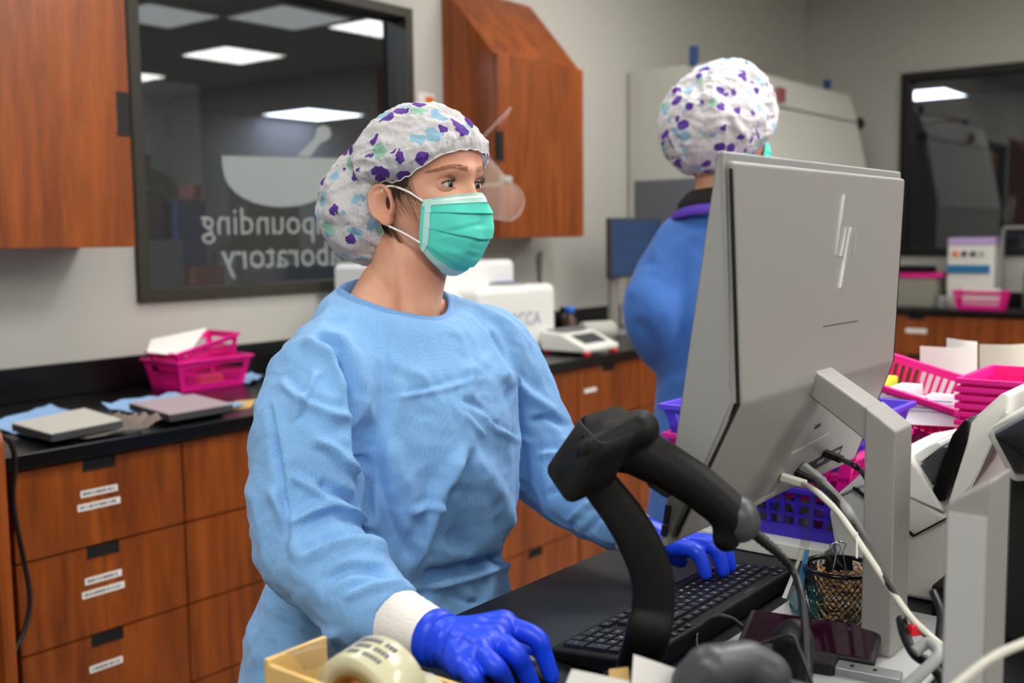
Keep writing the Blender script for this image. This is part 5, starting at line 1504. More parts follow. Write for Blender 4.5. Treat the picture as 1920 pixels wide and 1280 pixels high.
def make_eye(M, sx, parent, body):
    R_ = .0134; c = np.array([sx*.0312, .0650, .0005])
    def sph(az, el, r):    # az towards her right, el up
        return c+r*np.stack([1.22*np.sin(az)*np.cos(el), np.cos(az)*np.cos(el), 1.04*np.sin(el)], -1)
    mbx = MB().sphere(c, (R_*1.22, R_, R_*1.04), 24, 14); mbx.v = tf(M, np.array(mbx.v)).tolist()
    e = obj('eyeball', mbx, 'sclera', parent, smooth=True)
    gz = np.array([.06, 1, -.05]); gz /= np.linalg.norm(gz)
    def disc(rad, h, mt, nm):
        u = np.cross(gz, [0, 0, 1]); u /= np.linalg.norm(u); v = np.cross(u, gz)
        P = np.array([[c+R_*h*np.array([1.22, 1, 1.04])*(gz*math.cos(r)+math.sin(r)*(math.cos(q)*u/1.22+math.sin(q)*v)) for q in np.linspace(0, 2*math.pi, 20, endpoint=False)] for r in np.linspace(.01, rad, 5)])
        obj(nm, MB().grid(tf(M, P.reshape(-1, 3)).reshape(P.shape), wrap=True), mt, e, smooth=True, fixn=True)
    disc(.60, 1.014, 'iris_grey', 'iris'); disc(.25, 1.022, 'pupil', 'pupil_disc'); disc(.66, 1.008, 'lash', 'limbus')
    def eu(a): return math.radians(21*(1-abs(a/64)**2.2)+1.5) if abs(a) < 64 else math.radians(1.5)
    def elw(a): return math.radians(-17*(1-abs(a/64)**2.2)+1.5) if abs(a) < 64 else math.radians(1.5)
    A_ = np.linspace(-100, 100, 33)
    out = MB()
    up = np.array([[sph(math.radians(a), eu(a)+(math.radians(82)-eu(a))*t, R_*(1.045+.09*min(1, t*1.6))) for a in A_] for t in np.linspace(0, 1, 9)])
    lo = np.array([[sph(math.radians(a), elw(a)+(math.radians(-82)-elw(a))*t, R_*(1.04+.07*min(1, t*1.6))) for a in A_] for t in np.linspace(0, 1, 9)])
    out.grid(tf(M, up.reshape(-1, 3)).reshape(up.shape)); out.grid(tf(M, lo.reshape(-1, 3)).reshape(lo.shape)[::-1])
    # lashes and lid line
    ls = MB()
    path = [sph(math.radians(a), eu(a), R_*1.065) for a in np.linspace(-62, 62, 19)]
    ls.tube(tf(M, np.array(path)), [.0004+.0006*math.sin(math.pi*i/18)**.5 for i in range(19)], 5)
    for a in np.linspace(-46, 54, 20):
        p0 = sph(math.radians(a), eu(a), R_*1.07); p1 = sph(math.radians(a*1.12), eu(a)+.10, R_*1.42); p2 = sph(math.radians(a*1.2), eu(a)+.34, R_*1.62)
        ls.tube(tf(M, np.array(smooth_path([p0, p1, p2], 3))), [.00032]*5+[.0002, .00008], 4, False)
    for a in np.linspace(-40, 52, 14):
        p0 = sph(math.radians(a), elw(a), R_*1.06); p1 = sph(math.radians(a*1.1), elw(a)-.16, R_*1.26)
        ls.tube(tf(M, np.array([p0, p1])), [.0002, .00007], 4, False)
    obj('eyelashes', ls, 'lash', parent, smooth=True)
    # brow of short hairs
    br = MB(); rr_ = random.Random(4)
    for k in range(120):
        u = rr_.random(); x = .010+.044*u; zc = .0225+.0036*math.sin(math.pi*u*.85)-.0045*max(0, u-.6)*2
        z = zc+rr_.uniform(-.0042, .0042)*(1-.6*u)
        pts = []
        for s_ in (0, .5, 1):
            xx = x+.0075*s_*(.5+u*.6); zz = z+.0022*s_*(1.0-1.8*u)
            pts.append(surf_front(sx*xx, zz, .0006+.0006*s_))
        br.tube(tf(M, np.array(pts)), [.00034, .0003, .0001], 4, False)
    obj('eyebrow', br, 'brow', parent)
    return out
def surf_front(x, z, off):
    """point of the face surface above (x,z)"""
    lo, hi = 0.0, math.pi/2
    s = 1 if x >= 0 else -1
    for _ in range(26):
        mid = (lo+hi)/2; p = head_pt(np.array(z), np.array(mid*s))
        if abs(p[0]) < abs(x): lo = mid
        else: hi = mid
    p = head_pt(np.array(z), np.array(lo*s)); p = np.array(p); p[1] += off
    return p

def head_loft(M):
    zs = np.concatenate([np.linspace(-.118, -.06, 18), np.linspace(-.057, .06, 48), np.linspace(.063, .113, 16)])
    al = np.linspace(0, 2*math.pi, 120, endpoint=False)
    P = head_pt(zs[:, None], al[None, :])
    mb_ = MB().grid(tf(M, P.reshape(-1, 3)).reshape(P.shape), wrap=True)
    n = 120; k = len(mb_.v)
    mb_.f += [tuple(range(n-1, -1, -1)), tuple(k-n+i for i in range(n))]
    return mb_

def loft(secs, n=72):
    """sections (z, cx, cy, a, b, heading) -> closed loft; a across, b front-back"""
    zs = np.array([s[0] for s in secs]); Z = np.concatenate([np.linspace(zs[i], zs[i+1], 9)[:-1] for i in range(len(zs)-1)]+[zs[-1:]])
    cols = [np.interp(Z, zs, [s[k] for s in secs]) for k in range(1, 6)]
    for _ in range(3):
        for k in range(5): cols[k][1:-1] = (cols[k][:-2]+2*cols[k][1:-1]+cols[k][2:])/4
    q = np.linspace(0, 2*math.pi, n, endpoint=False)
    e = 2/2.3
    P = []
    for z, cx, cy, a, b, h in zip(Z, *cols):
        u = a*np.sign(np.cos(q))*np.abs(np.cos(q))**e; v = b*np.sign(np.sin(q))*np.abs(np.sin(q))**e
        rx, ry = math.sin(h), -math.cos(h); fx, fy = math.cos(h), math.sin(h)
        P.append(np.stack([cx+u*rx+v*fx, cy+u*ry+v*fy, np.full(n, z)], 1))
    mb_ = MB().grid(np.array(P), wrap=True); k = len(mb_.v)
    mb_.f += [tuple(range(n-1, -1, -1)), tuple(k-n+i for i in range(n))]
    return mb_
def chain(mb_, pts):
    """pts: list of (point, radius); smoothed into overlapping capsules"""
    pp = smooth_path([list(p)+[r] for p, r in pts], 5)
    for a, b in zip(pp[:-1], pp[1:]): mb_.capsule(a[:3], a[3], b[:3], b[3], 18, 4)

def point_in_poly(x, y, poly):
    ins = np.zeros(len(x), bool); n = len(poly)
    for i in range(n):
        x0, y0 = poly[i]; x1, y1 = poly[(i+1) % n]
        c = ((y0 > y) != (y1 > y)) & (x < (x1-x0)*(y-y0)/(y1-y0+1e-12)+x0)
        ins ^= c
    return ins

def legs_and_shoes(root, cx, cy, h, hip=.88):
    rx, ry = math.sin(h), -math.cos(h); fx, fy = math.cos(h), math.sin(h)
    mb_ = MB()
    for s in (-1, 1):
        b = np.array([cx+s*.085*rx, cy+s*.085*ry, FZ])
        chain(mb_, [(b+np.array([0, 0, hip]), .095), (b+np.array([0, 0, .68]), .085), (b+np.array([fx*.01, fy*.01, .48]), .068), (b+np.array([0, 0, .28]), .065), (b+np.array([0, 0, .10]), .062)])
    mb_.capsule((cx-.06*rx, cy-.06*ry, hip+FZ), .11, (cx+.06*rx, cy+.06*ry, hip+FZ), .11)
    link('trousers', remesh(mb_, .012, 4), 'trousers', root)
    for s in (-1, 1):
        b = np.array([cx+s*.085*rx, cy+s*.085*ry, FZ])
        m2 = MB().capsule(b+np.array([-fx*.05, -fy*.05, .042]), .042, b+np.array([fx*.13, fy*.13, .036]), .036).capsule(b+np.array([-fx*.02, -fy*.02, .06]), .045, b+np.array([0, 0, .10]), .045)
        link('shoe', remesh(m2, .006, 4), 'shoe', root)

# ============ the woman at the keyboard
E0 = at(871, 349, 1.57)
HC = np.array([E0[0], E0[1]+.078, E0[2]-.003])
HEAD = -math.pi/2
M1 = head_matrix(HC, HEAD+.02, .05, 0.0)
wo = thing('person', 'woman in a pale blue gown, printed bouffant cap and teal mask, hand on the mouse', 'person', (1.14, 1.15, FZ))
mb = head_loft(M1)
nb = np.array([1.167, 1.145, 1.305])
nt_ = tf(M1, np.array([0, -.022, -.06]))
mb.capsule(nt_, .056, nb, .060, 28, 6)
mb.capsule(tf(M1, np.array([0, -.004, -.085])), .040, nb+np.array([0, -.008, .0]), .050, 24, 6)
chain(mb, [(tf(M1, np.array([.045, -.02, -.075])), .018), (nb+np.array([-.03, -.045, .005]), .016)])
chain(mb, [(nb+np.array([.0, .02, .05]), .045), (np.array([1.09, 1.15, 1.29]), .045), (np.array([1.0, 1.13, 1.255]), .05)])
chain(mb, [(nb+np.array([.0, .02, .05]), .045), (np.array([1.245, 1.15, 1.29]), .045), (np.array([1.31, 1.12, 1.255]), .05)])
mb.capsule((1.10, 1.105, 1.225), .078, (1.23, 1.105, 1.225), .078, 24, 6)
mb.capsule((1.12, 1.14, .95), .11, (1.16, 1.12, 1.18), .12, 24, 6)
bme = remesh(mb, .003, 3)
# keep the crisp face: snap vertices of the front of the face back on the sculpted surface is not needed
bm = bmesh.new(); bm.from_mesh(bme)
lids = MB()
for sx in (1, -1): 
    l = make_eye(M1, sx, wo, None); lids.add(l.v, l.f)
for q in (lids, ear_mb(M1, 1), ear_mb(M1, -1)):
    vs_ = [bm.verts.new(v) for v in q.v]
    for f in q.f:
        try: bm.faces.new([vs_[i] for i in f])
        except ValueError: pass
bmesh.ops.recalc_face_normals(bm, faces=bm.faces)
bm.to_mesh(bme); bm.free(); bme.shade_smooth()
link('body', bme, 'skin', wo)

# hair below the cap: temple, behind the ear, nape
hb = MB(); al = np.radians(np.linspace(48, 312, 150)); zs = np.linspace(-.115, .07, 70)
P = head_pt(zs[:, None], al[None, :], .0035)
nz_ = vnoise(P.reshape(-1, 3)*np.array([1, 1, .25]), 160, 2).reshape(P.shape[:2])
P[..., 0] += nz_*.0012; P[..., 1] += nz_*.0012
ad = np.degrees(np.abs((al+math.pi) % (2*math.pi)-math.pi))
low = np.interp(ad, [48, 56, 64, 72, 80, 88, 100, 118, 140, 180], [.060, .024, .006, -.006, -.014, -.010, -.03, -.080, -.104, -.110])
Pw = tf(M1, P.reshape(-1, 3)).reshape(P.shape)
base = len(hb.v); hb.v += Pw.reshape(-1, 3).tolist()
nc = len(al)
for i in range(len(zs)-1):
    for j in range(nc-1):
        if zs[i] > low[j]+.004*math.sin(j*1.7) : hb.f.append((i*nc+j, i*nc+j+1, (i+1)*nc+j+1, (i+1)*nc+j))
rr = random.Random(21)
for k in range(34):
    a0 = rr.uniform(60, 90); z0 = rr.uniform(.0, .02); ln_ = rr.uniform(.02, .062)
    pts = []
    for s in np.linspace(0, 1, 6):
        a_ = math.radians(a0-9*s*s+rr.uniform(-.6, .6)); z_ = z0-ln_*s
        pts.append(head_pt(np.array(z_), np.array(a_), .004+.002*math.sin(3*s)))
    hb.tube(tf(M1, np.array(pts)), [.0003]*5+[.0001], 4, False)
for k in range(50):
    a0 = rr.uniform(100, 150); z0 = rr.uniform(-.07, -.03); ln_ = rr.uniform(.03, .06)
    pts = [head_pt(np.array(z0-ln_*s), np.array(math.radians(a0-16*s)), .004+.004*s) for s in np.linspace(0, 1, 5)]
    hb.tube(tf(M1, np.array(pts)), [.0005]*4+[.0001], 4, False)
obj('hair', hb, 'hair_brown', wo, smooth=True)

# cap
capf = [(((585, 340), (650, 300), (740, 290), (800, 262), (850, 240)), .004, 9, .4), (((600, 400), (660, 350), (740, 340), (790, 318)), -.004, 8, 0), (((620, 300), (680, 268), (760, 262)), .003, 7, .3),
        (((650, 440), (690, 400), (705, 370)), .003, 7, 0), (((830, 215), (870, 245), (885, 275)), .004, 8, .3), (((760, 300), (800, 290), (870, 250)), .003, 6, .2), (((610, 350), (640, 400), (690, 420)), .003, 8, 0)]
make_cap(M1, [((0, -.008, .024), (.101, .116, .101)), ((.0, -.100, -.020), (.098, .092, .090))],
         [(0, .052), (25, .047), (45, .032), (62, .016), (80, .008), (98, .012), (111, .006), (117, -.03), (126, -.072), (145, -.100), (180, -.108)], wo, 3, 1.0, capf)

# mask
def make_mask(M, parent, detail=True):
    NU, NV = 61, 71
    U_ = np.linspace(-1, 1, NU); V_ = np.linspace(0, 1, NV)
    ct_ = [(0, .1010, -.013), (.12, .107, -.026), (.28, .1125, -.045), (.45, .1125, -.066), (.62, .107, -.088), (.8, .088, -.110), (.92, .066, -.125), (1, .046, -.132)]
    P = np.zeros((NV, NU, 3))
    for i, v in enumerate(V_):
        cy, cz = lerp_table(ct_, v)
        sx_ = .0645-.004*v+.002*math.sin(3*v); sy = .050-.014*v; sz = -.020-.068*v
        pl = ((v*3.3+.12) % 1.0)
        saw = .0042*(pl-.35)*np.clip(min(v, 1-v)*9, 0, 1)
        for j, u in enumerate(U_):
            au = abs(u); k = 1-au**2.1
            nosef = math.exp(-(u/.20)**2)*.006*math.exp(-((v-.06)/.14)**2)-.006*math.exp(-((au-.42)/.2)**2)*math.exp(-((v-.0)/.14)**2)
            wob = .0016*math.sin(7*u+9*v)+.0014*math.sin(13*u-6*v+1)
            y = sy+(cy-sy)*k+nosef+(saw*(1-au**6)+wob*k)
            x = np.sign(u)*sx_*au**.86
            z = sz+(cz-sz)*(1-au**1.7)-.6*saw*k
            P[i, j] = (x, y, z)
    W_ = tf(M, P.reshape(-1, 3)).reshape(P.shape)
    mf = [(((805, 440), (850, 430), (915, 415)), -.0028, 6, .5), (((790, 455), (830, 470), (905, 470)), .0025, 8, .4), (((845, 455), (880, 475), (905, 480)), -.002, 6, .5), (((800, 462), (830, 490), (845, 510)), -.0022, 7, .5)] if detail else []
    if mf:
        nn = np.tile(np.array(M)[:3, 1], (NU*NV, 1)); W_ = apply_folds(W_.reshape(-1, 3), nn, mf).reshape(P.shape)
    n = np.array(M)[:3, 1]*.0006
    mk = MB().grid(W_); mk.grid((W_-n)[::-1])
    o = obj('face_mask', mk, 'mask_teal', parent, smooth=True)
    if not detail: return o
    fwd = np.array(M)[:3, 1]
    def strip(i0, i1, j0, j1, mt, nm, lift=.0009):
        S = W_[i0:i1+1, j0:j1+1]+fwd*lift; obj(nm, MB().grid(S), mt, o, smooth=True)
    strip(0, 9, 0, NU-1, 'mask_trim', 'top_hem')
    strip(3, 5, 8, NU-9, 'loop_white', 'nose_wire', .0016)
    strip(NV-6, NV-1, 3, NU-4, 'mask_trim', 'bottom_hem')
    for jj in (1, NU-4):
        S = W_[:, jj:jj+3].copy(); out_ = np.array(M)[:3, 0]*(-1 if jj == 1 else 1)
        obj('side_hem', MB().grid(S+fwd*.0010+out_*.0014), 'mask_trim', o, smooth=True)
    for i in (1, 8):
        for j in range(2, NU-3, 2):
            pass
    sm_ = MB()
    for i in (1, 9):
        for j in range(3, NU-4, 1):
            a = W_[i, j]+fwd*.0017; b = W_[i, j]*.45+W_[i, j+1]*.55+fwd*.0017
            sm_.tube([a, b], .00035, 4, False)
    tag(obj('stitching', sm_, 'mask_seam', o), kind='stuff')
    for s, j in ((1, NU-1), (-1, 0)):
        e_top = tf(M, np.array([s*.0775, -.004, .004])); e_back = tf(M, np.array([s*.080, -.026, -.012])); e_bot = tf(M, np.array([s*.078, -.014, -.050]))
        up_ = [W_[2, j]+fwd*.001, tf(M, np.array([s*.0745, .030, -.006])), e_top, e_back]
        dn_ = [W_[-8, j]+fwd*.001, tf(M, np.array([s*.0705, .016, -.066])), e_bot, tf(M, np.array([s*.081, -.028, -.034]))]
        obj('ear_loop', MB().tube(smooth_path(up_, 6), .0017, 7).tube(smooth_path(dn_, 6), .0017, 7).tube([e_back, dn_[-1]], .0017, 6), 'loop_white', o, smooth=True)
    return o
make_mask(M1, wo)

# gown
H1 = -math.pi/2
mb = loft([(.42, 1.12, 1.18, .245, .20, H1), (.70, 1.125, 1.17, .228, .178, H1), (.84, 1.135, 1.16, .226, .166, H1), (.905, 1.138, 1.15, .205, .150, H1), (.935, 1.138, 1.145, .190, .143, H1), (.975, 1.138, 1.138, .198, .158, H1),
           (1.06, 1.138, 1.125, .200, .160, H1), (1.15, 1.14, 1.12, .200, .152, H1), (1.22, 1.145, 1.125, .196, .135, H1), (1.28, 1.15, 1.135, .165, .105, H1), (1.33, 1.16, 1.15, .09, .07, H1)])
RS = [(np.array([1.05, 1.13, 1.270]), .066), (np.array([.970, 1.095, 1.232]), .076), (np.array([.925, 1.075, 1.16]), .077), (np.array([.900, 1.060, 1.085]), .075), (np.array([.884, 1.035, 1.034]), .069), (np.array([.876, .965, 1.012]), .062), (np.array([.873, .925, .992]), .055), (np.array([.874, .893, .984]), .0445)]
LS = [(np.array([1.24, 1.135, 1.275]), .068), (np.array([1.325, 1.11, 1.24]), .078), (np.array([1.375, 1.09, 1.16]), .076), (np.array([1.40, 1.06, 1.075]), .073), (np.array([1.395, 1.01, 1.03]), .066), (np.array([1.37, .94, 1.01]), .058), (np.array([1.355, .885, .993]), .048)]
chain(mb, RS); chain(mb, LS)
chain(mb, [(np.array([1.06, 1.15, 1.295]), .05), (np.array([1.16, 1.17, 1.30]), .055), (np.array([1.26, 1.15, 1.29]), .048)])
gme = remesh(mb, .0042, 12)
ring = [at(*p) for p in ((640, 541, 1.56), (664, 556, 1.525), (700, 570, 1.505), (738, 582, 1.505), (795, 593, 1.54), (830, 591, 1.60), (842, 570, 1.655), (830, 545, 1.71), (775, 522, 1.73), (700, 520, 1.68), (655, 529, 1.61))]
co, nn = mesh_arrays(gme)
F1 = [  # (line in the picture, height m, width px, skew)
    (((636, 620), (651, 674), (680, 760), (688, 844), (695, 912), (697, 1000)), -.014, 16, .45),
    (((588, 630), (640, 640), (650, 700)), -.010, 11, .5), (((560, 640), (610, 650), (640, 690), (660, 750)), .007, 14, .4),
    (((600, 690), (582, 737), (547, 799)), .006, 9, .6), (((525, 700), (560, 740), (620, 770), (680, 780)), .006, 12, .5),
    (((505, 740), (520, 820), (538, 936), (553, 1031)), -.007, 9, .7), (((700, 905), (660, 880), (610, 840), (575, 830)), .008, 13, .6),
    (((700, 1000), (640, 958), (585, 965), (545, 1000)), .009, 14, .6), (((690, 960), (640, 930), (590, 905)), -.008, 12, .4),
    (((560, 1050), (620, 1020), (690, 1010), (740, 1040)), .008, 13, .6), (((600, 1090), (660, 1060), (740, 1070)), -.007, 12, .5), (((640, 1120), (700, 1095), (770, 1090)), .007, 11, .6),
    (((700, 1160), (740, 1120), (800, 1110)), -.007, 10, .6), (((745, 1170), (775, 1140), (812, 1130)), .006, 8, .5), (((540, 880), (600, 920), (640, 950)), .006, 12, .5), (((500, 900), (545, 985), (560, 1060)), .005, 12, .3),
    (((700, 650), (760, 690), (850, 700), (930, 660)), .004, 18, .3),
    (((713, 746), (808, 731), (897, 707)), .0030, 7, .7), (((900, 760), (939, 805), (1010, 829)), .0045, 8, .7), (((860, 740), (903, 763), (945, 812)), -.003, 7, .6), (((870, 770), (915, 820)), .003, 6, .6),
    (((701, 781), (712, 870), (735, 960), (775, 1056)), -.010, 20, .5), (((735, 820), (760, 900), (790, 980)), .006, 20, .3),
    (((885, 830), (830, 950), (800, 1030), (783, 1078)), .012, 20, .75), (((880, 850), (930, 930), (955, 1010)), .008, 20, -.4), (((870, 900), (860, 980), (850, 1040)), -.010, 32, 0),
    (((760, 958), (800, 944), (828, 950), (835, 975)), .005, 9, .6), (((945, 700), (975, 780), (985, 880), (985, 960)), -.006, 16, .4), (((905, 600), (940, 650), (960, 720)), .005, 16, .4),
    (((780, 1085), (880, 1063), (975, 1032)), -.010, 11, .1), (((785, 1104), (885, 1080), (985, 1045)), .0045, 9, 0), (((840, 1100), (870, 1120), (900, 1130)), -.004, 9, .5), (((950, 1050), (975, 1075), (990, 1095)), .005, 9, .5),
    (((950, 690), (1000, 740), (1050, 770)), .007, 12, .5), (((985, 790), (1030, 780), (1070, 800)), -.006, 10, .5), (((1000, 850), (1050, 850), (1095, 870)), .007, 10, .6), (((1020, 930), (1060, 905), (1110, 905)), -.007, 9, .6), (((1060, 980), (1095, 945), (1140, 935)), .006, 9, .5), (((1095, 1005), (1120, 970), (1165, 955)), -.005, 8, .5),
    (((560, 1160), (600, 1180), (640, 1190)), .005, 14, .4), (((640, 560), (600, 620), (575, 660)), .003, 14, .4), (((760, 610), (740, 680), (730, 740)), .003, 16, .3), (((850, 610), (880, 680), (890, 760)), .0035, 13, .6)]
n1 = vnoise(co, 7, 1); n2 = vnoise(co*np.array([1, 1, .7]), 15, 2); n3 = vnoise(co, 34, 3)
n4 = vnoise(co*np.array([1, 1, .8]), 22, 6)
co = co+nn*(.006*n1+.012*(.22-np.abs(n2))+.0045*(.2-np.abs(n3))-.010*np.clip(.09-np.abs(n4), 0, 1))[:, None]
co = apply_folds(co, nn, [(l, a*2.1, s*.88, k) for l, a, s, k in F1])
set_co(gme, co)
bm = bmesh.new(); bm.from_mesh(gme)
poly = [(p[0], p[1]) for p in ring]; zr_ = np.mean([p[2] for p in ring])
vv = np.array([v.co[:] for v in bm.verts])
ins = point_in_poly(vv[:, 0], vv[:, 1], poly) & (vv[:, 2] > 1.20)
bm.verts.ensure_lookup_table()
lp_ = np.array(smooth_path(ring+[ring[0]], 6))
for i in np.nonzero((vv[:, 2] > 1.2) & (np.linalg.norm(vv[:, :2]-np.mean(lp_, 0)[:2], axis=1) < .2))[0]:
    d_ = np.linalg.norm(lp_[:, :2]-vv[i, :2], axis=1); j = d_.argmin()
    if d_[j] < .06:
        w_ = 1-d_[j]/.06; w_ = w_*w_*(3-2*w_)
        bm.verts[i].co.z += w_*(lp_[j, 2]-.004-vv[i, 2])
bmesh.ops.delete(bm, geom=[bm.verts[i] for i in np.nonzero(ins)[0]], context='VERTS')
bm.to_mesh(gme); bm.free(); gme.shade_smooth()
gown = link('gown', gme, 'gown_pale', wo)
loop_ = [np.array(p) for p in smooth_path(ring+[ring[0]], 6)]
band = []
for i, p in enumerate(loop_):
    c_ = np.mean(ring, 0); o_ = p-c_; o_[2] = 0; o_ /= np.linalg.norm(o_)
    band.append([p+o_*.011+np.array([0, 0, -.008]), p+o_*.006+np.array([0, 0, -.0005]), p+np.array([0, 0, .0012]), p-o_*.003+np.array([0, 0, -.003]), p-o_*.003+np.array([0, 0, -.02])])
obj('neck_binding', MB().grid(np.array(band)), 'collar_trim', gown, smooth=True)
# waist tie ribbon lying on the gown
from mathutils.bvhtree import BVHTree
bvh = BVHTree.FromPolygons([tuple(v.co) for v in gme.vertices], [tuple(p.vertices) for p in gme.polygons])
LW = wm(wo)
def hit(x, y):
    """first gown point seen through a picture position"""
    o_ = LW.inverted() @ Vector(CAMP.tolist()); d_ = Vector(ray(x, y).tolist()).normalized()
    h = bvh.ray_cast(o_, d_)
    return np.array(LW @ h[0])-ray(x, y)*.002 if h[0] else None
rowsT = []
for x in range(792, 985, 8):
    yc = np.interp(x, [780, 880, 975, 990], [1088, 1066, 1034, 1030])
    q = [hit(x, yc-9), hit(x, yc), hit(x, yc+9)]
    if all(k is not None for k in q): rowsT.append(q)
if len(rowsT) > 2: obj('waist_tie', MB().grid(np.array(rowsT)), 'collar_trim', gown, smooth=True)
legs_and_shoes(wo, 1.12, 1.17, H1)

# cuffs and gloves
def cuff(p0, p1, r0, r1, parent):
    d = np.array(p1)-np.array(p0); ln__ = np.linalg.norm(d); d /= ln__
    prof = [(r0*.9, 0), (r0, .002)]+[(r0+(r1-r0)*t+.0006*math.sin(40*t), ln__*t) for t in np.linspace(.05, .95, 12)]+[(r1*.96, ln__), (r1*.8, ln__)]
    return obj('knit_cuff', MB().lathe(prof, p0, 28, d), 'knit_white', parent, smooth=True)
w0 = np.array([.874, .880, .980]); w1 = np.array([.868, .806, .974])
cuff(w0, w1+(w1-w0)*.05, .0395, .0305, wo)
def O(x, y, z): return onz(x, y, z)
mb = MB()
wr = np.array([.874, .788, .969])
kn = [O(943, 1172, .980), O(928, 1198, .982), O(896, 1222, .980), O(866, 1243, .972)]
pp = [O(1003, 1194, .974), O(962, 1222, .978), O(926, 1248, .976), O(886, 1268, .968)]
tt = [O(1034, 1268, .928), O(1000, 1292, .930), O(958, 1302, .930), O(908, 1305, .928)]
mb.capsule(w1+(w1-w0)/np.linalg.norm(w1-w0)*.018, .0305, wr, .027)
for k in kn: mb.capsule(wr*.85+k*.15, .0262, k, .0185)
for a_, b_ in zip(kn[:-1], kn[1:]):
    m_ = (a_+b_)/2
    mb.capsule(w1*.4+wr*.6, .0285, wr*.45+m_*.55+np.array([0, 0, .002]), .0235).capsule(wr*.45+m_*.55, .0225, m_, .0175)
mb.capsule(kn[0], .016, kn[1], .016).capsule(kn[1], .016, kn[2], .016).capsule(kn[2], .016, kn[3], .014)
for k, p_, q, r in zip(kn, pp, tt, (.0115, .0118, .0112, .0098)):
    mid = p_*.5+q*.5+np.array([0, 0, .004])
    chain(mb, [(k, r*1.15), (p_, r*1.05), (mid, r*.95), (q, r*.82)])
thb = [wr+np.array([.02, -.004, -.012]), wr+np.array([.05, -.02, -.022]), O(1000, 1215, .935), O(1020, 1232, .930)]
chain(mb, [(thb[0], .016), (thb[1], .0135), (thb[2], .0105), (thb[3], .0085)])
gm_ = remesh(mb, .0018, 6)
co, nn = mesh_arrays(gm_)
GF = [(((838, 1170), (822, 1200), (812, 1245)), .003, 5, .5), (((850, 1170), (834, 1200), (824, 1250)), -.0022, 4, .5), (((880, 1190), (862, 1215)), .0015, 5, .4), (((960, 1185), (950, 1192)), -.0025, 4, .3)]
set_co(gm_, apply_folds(co, nn, [(l, a*.7, s, k) for l, a, s, k in GF]))
g1 = link('glove', gm_, 'glove_blue', wo)
d_ = (w1-w0)/np.linalg.norm(w1-w0)
obj('rolled_cuff', MB().lathe([(.0295, -.006), (.0328, -.004), (.0336, -.001), (.0326, .008), (.030, .014), (.027, .014)], w1+d_*.0, 30, d_, closed=True), 'glove_blue', g1, smooth=True, fixn=True)
# far hand on the keyboard
l0 = np.array([1.357, .890, .992]); l1 = O(1200, 1003, .975)
l1 = np.array([1.365, .838, .972])
cuff(l0, l1, .040, .034, wo)
mb = MB(); lw = np.array([1.372, .815, .966])
lk = [np.array([1.345, .765, .972]), np.array([1.365, .755, .976]), np.array([1.385, .755, .974]), np.array([1.402, .765, .968])]
lpp = [np.array([1.335, .728, .976]), np.array([1.358, .712, .980]), np.array([1.382, .712, .978]), np.array([1.404, .73, .972])]
ltt = [np.array([1.333, .708, .946]), np.array([1.356, .692, .947]), np.array([1.38, .693, .947]), np.array([1.404, .708, .945])]
mb.capsule(l1, .033, lw, .031)
for k in lk: mb.capsule(lw, .024, k, .0145)
for a, b in zip(lk[:-1], lk[1:]): mb.capsule(a, .014, b, .014)
for k, p_, q, r in zip(lk, lpp, ltt, (.0112, .0115, .011, .0095)):
    chain(mb, [(k, r*1.15), (p_, r*1.05), ((p_+q)/2+np.array([0, -.003, .003]), r*.95), (q, r*.82)])
th_ = [np.array([1.345, .818, .962]), O(1225, 1020, .958), O(1254, 1038, .950), O(1276, 1050, .945)]
chain(mb, [(th_[0], .019), (th_[1], .0155), (th_[2], .0135), (th_[3], .0115)])
gm2 = remesh(mb, .002, 5)
link('glove', gm2, 'glove_blue', wo)
# ============ the colleague standing behind the computer
DP = 2.70
HF = CAMR[2][:2]/np.linalg.norm(CAMR[2][:2]); HR = CAMR[0][:2]/np.linalg.norm(CAMR[0][:2])
def hd_(deg):
    v = math.cos(math.radians(deg))*HF+math.sin(math.radians(deg))*HR; return math.atan2(v[1], v[0])
bh = hd_(12); hh = hd_(58)
co2 = at(1395, 700, DP)
pe = thing('person', 'colleague in a deep blue gown and printed bouffant cap, back turned, behind the computer', 'person', (co2[0], co2[1], FZ))
hc2 = at(1366, 252, DP)
M2 = head_matrix(hc2, hh, -.02, 0.0, 1.14)
nb2 = at(1350, 400, DP-.02)
mb = head_loft(M2)
mb.capsule(tf(M2, np.array([0, -.03, -.06])), .058, nb2, .062, 26, 6)
mb.capsule(tf(M2, np.array([0, .0, -.085])), .045, nb2, .055, 24, 6)
f2 = np.array([math.cos(bh), math.sin(bh), 0]); r2 = np.array([math.sin(bh), -math.cos(bh), 0]); up = np.array([0, 0, 1.])
sc = at(1388, 440, DP); 
for s in (-1, 1): chain(mb, [(nb2, .06), (sc+r2*s*.09, .06), (sc+r2*s*.15-up*.02, .06)])
mb.capsule(sc-up*.08-r2*.07, .10, sc-up*.08+r2*.07, .10); mb.capsule(sc-up*.08, .12, sc-up*.45, .12)
bme2 = remesh(mb, .004, 3)
bm = bmesh.new(); bm.from_mesh(bme2); lids = MB()
for sx in (1, -1):
    l = make_eye(M2, sx, pe, None); lids.add(l.v, l.f)
for q in (lids, ear_mb(M2, 1), ear_mb(M2, -1)):
    vs_ = [bm.verts.new(v) for v in q.v]
    for f in q.f:
        try: bm.faces.new([vs_[i] for i in f])
        except ValueError: pass
bmesh.ops.recalc_face_normals(bm, faces=bm.faces); bm.to_mesh(bme2); bm.free(); bme2.shade_smooth()
link('body', bme2, 'skin', pe)
make_mask(M2, pe, False)
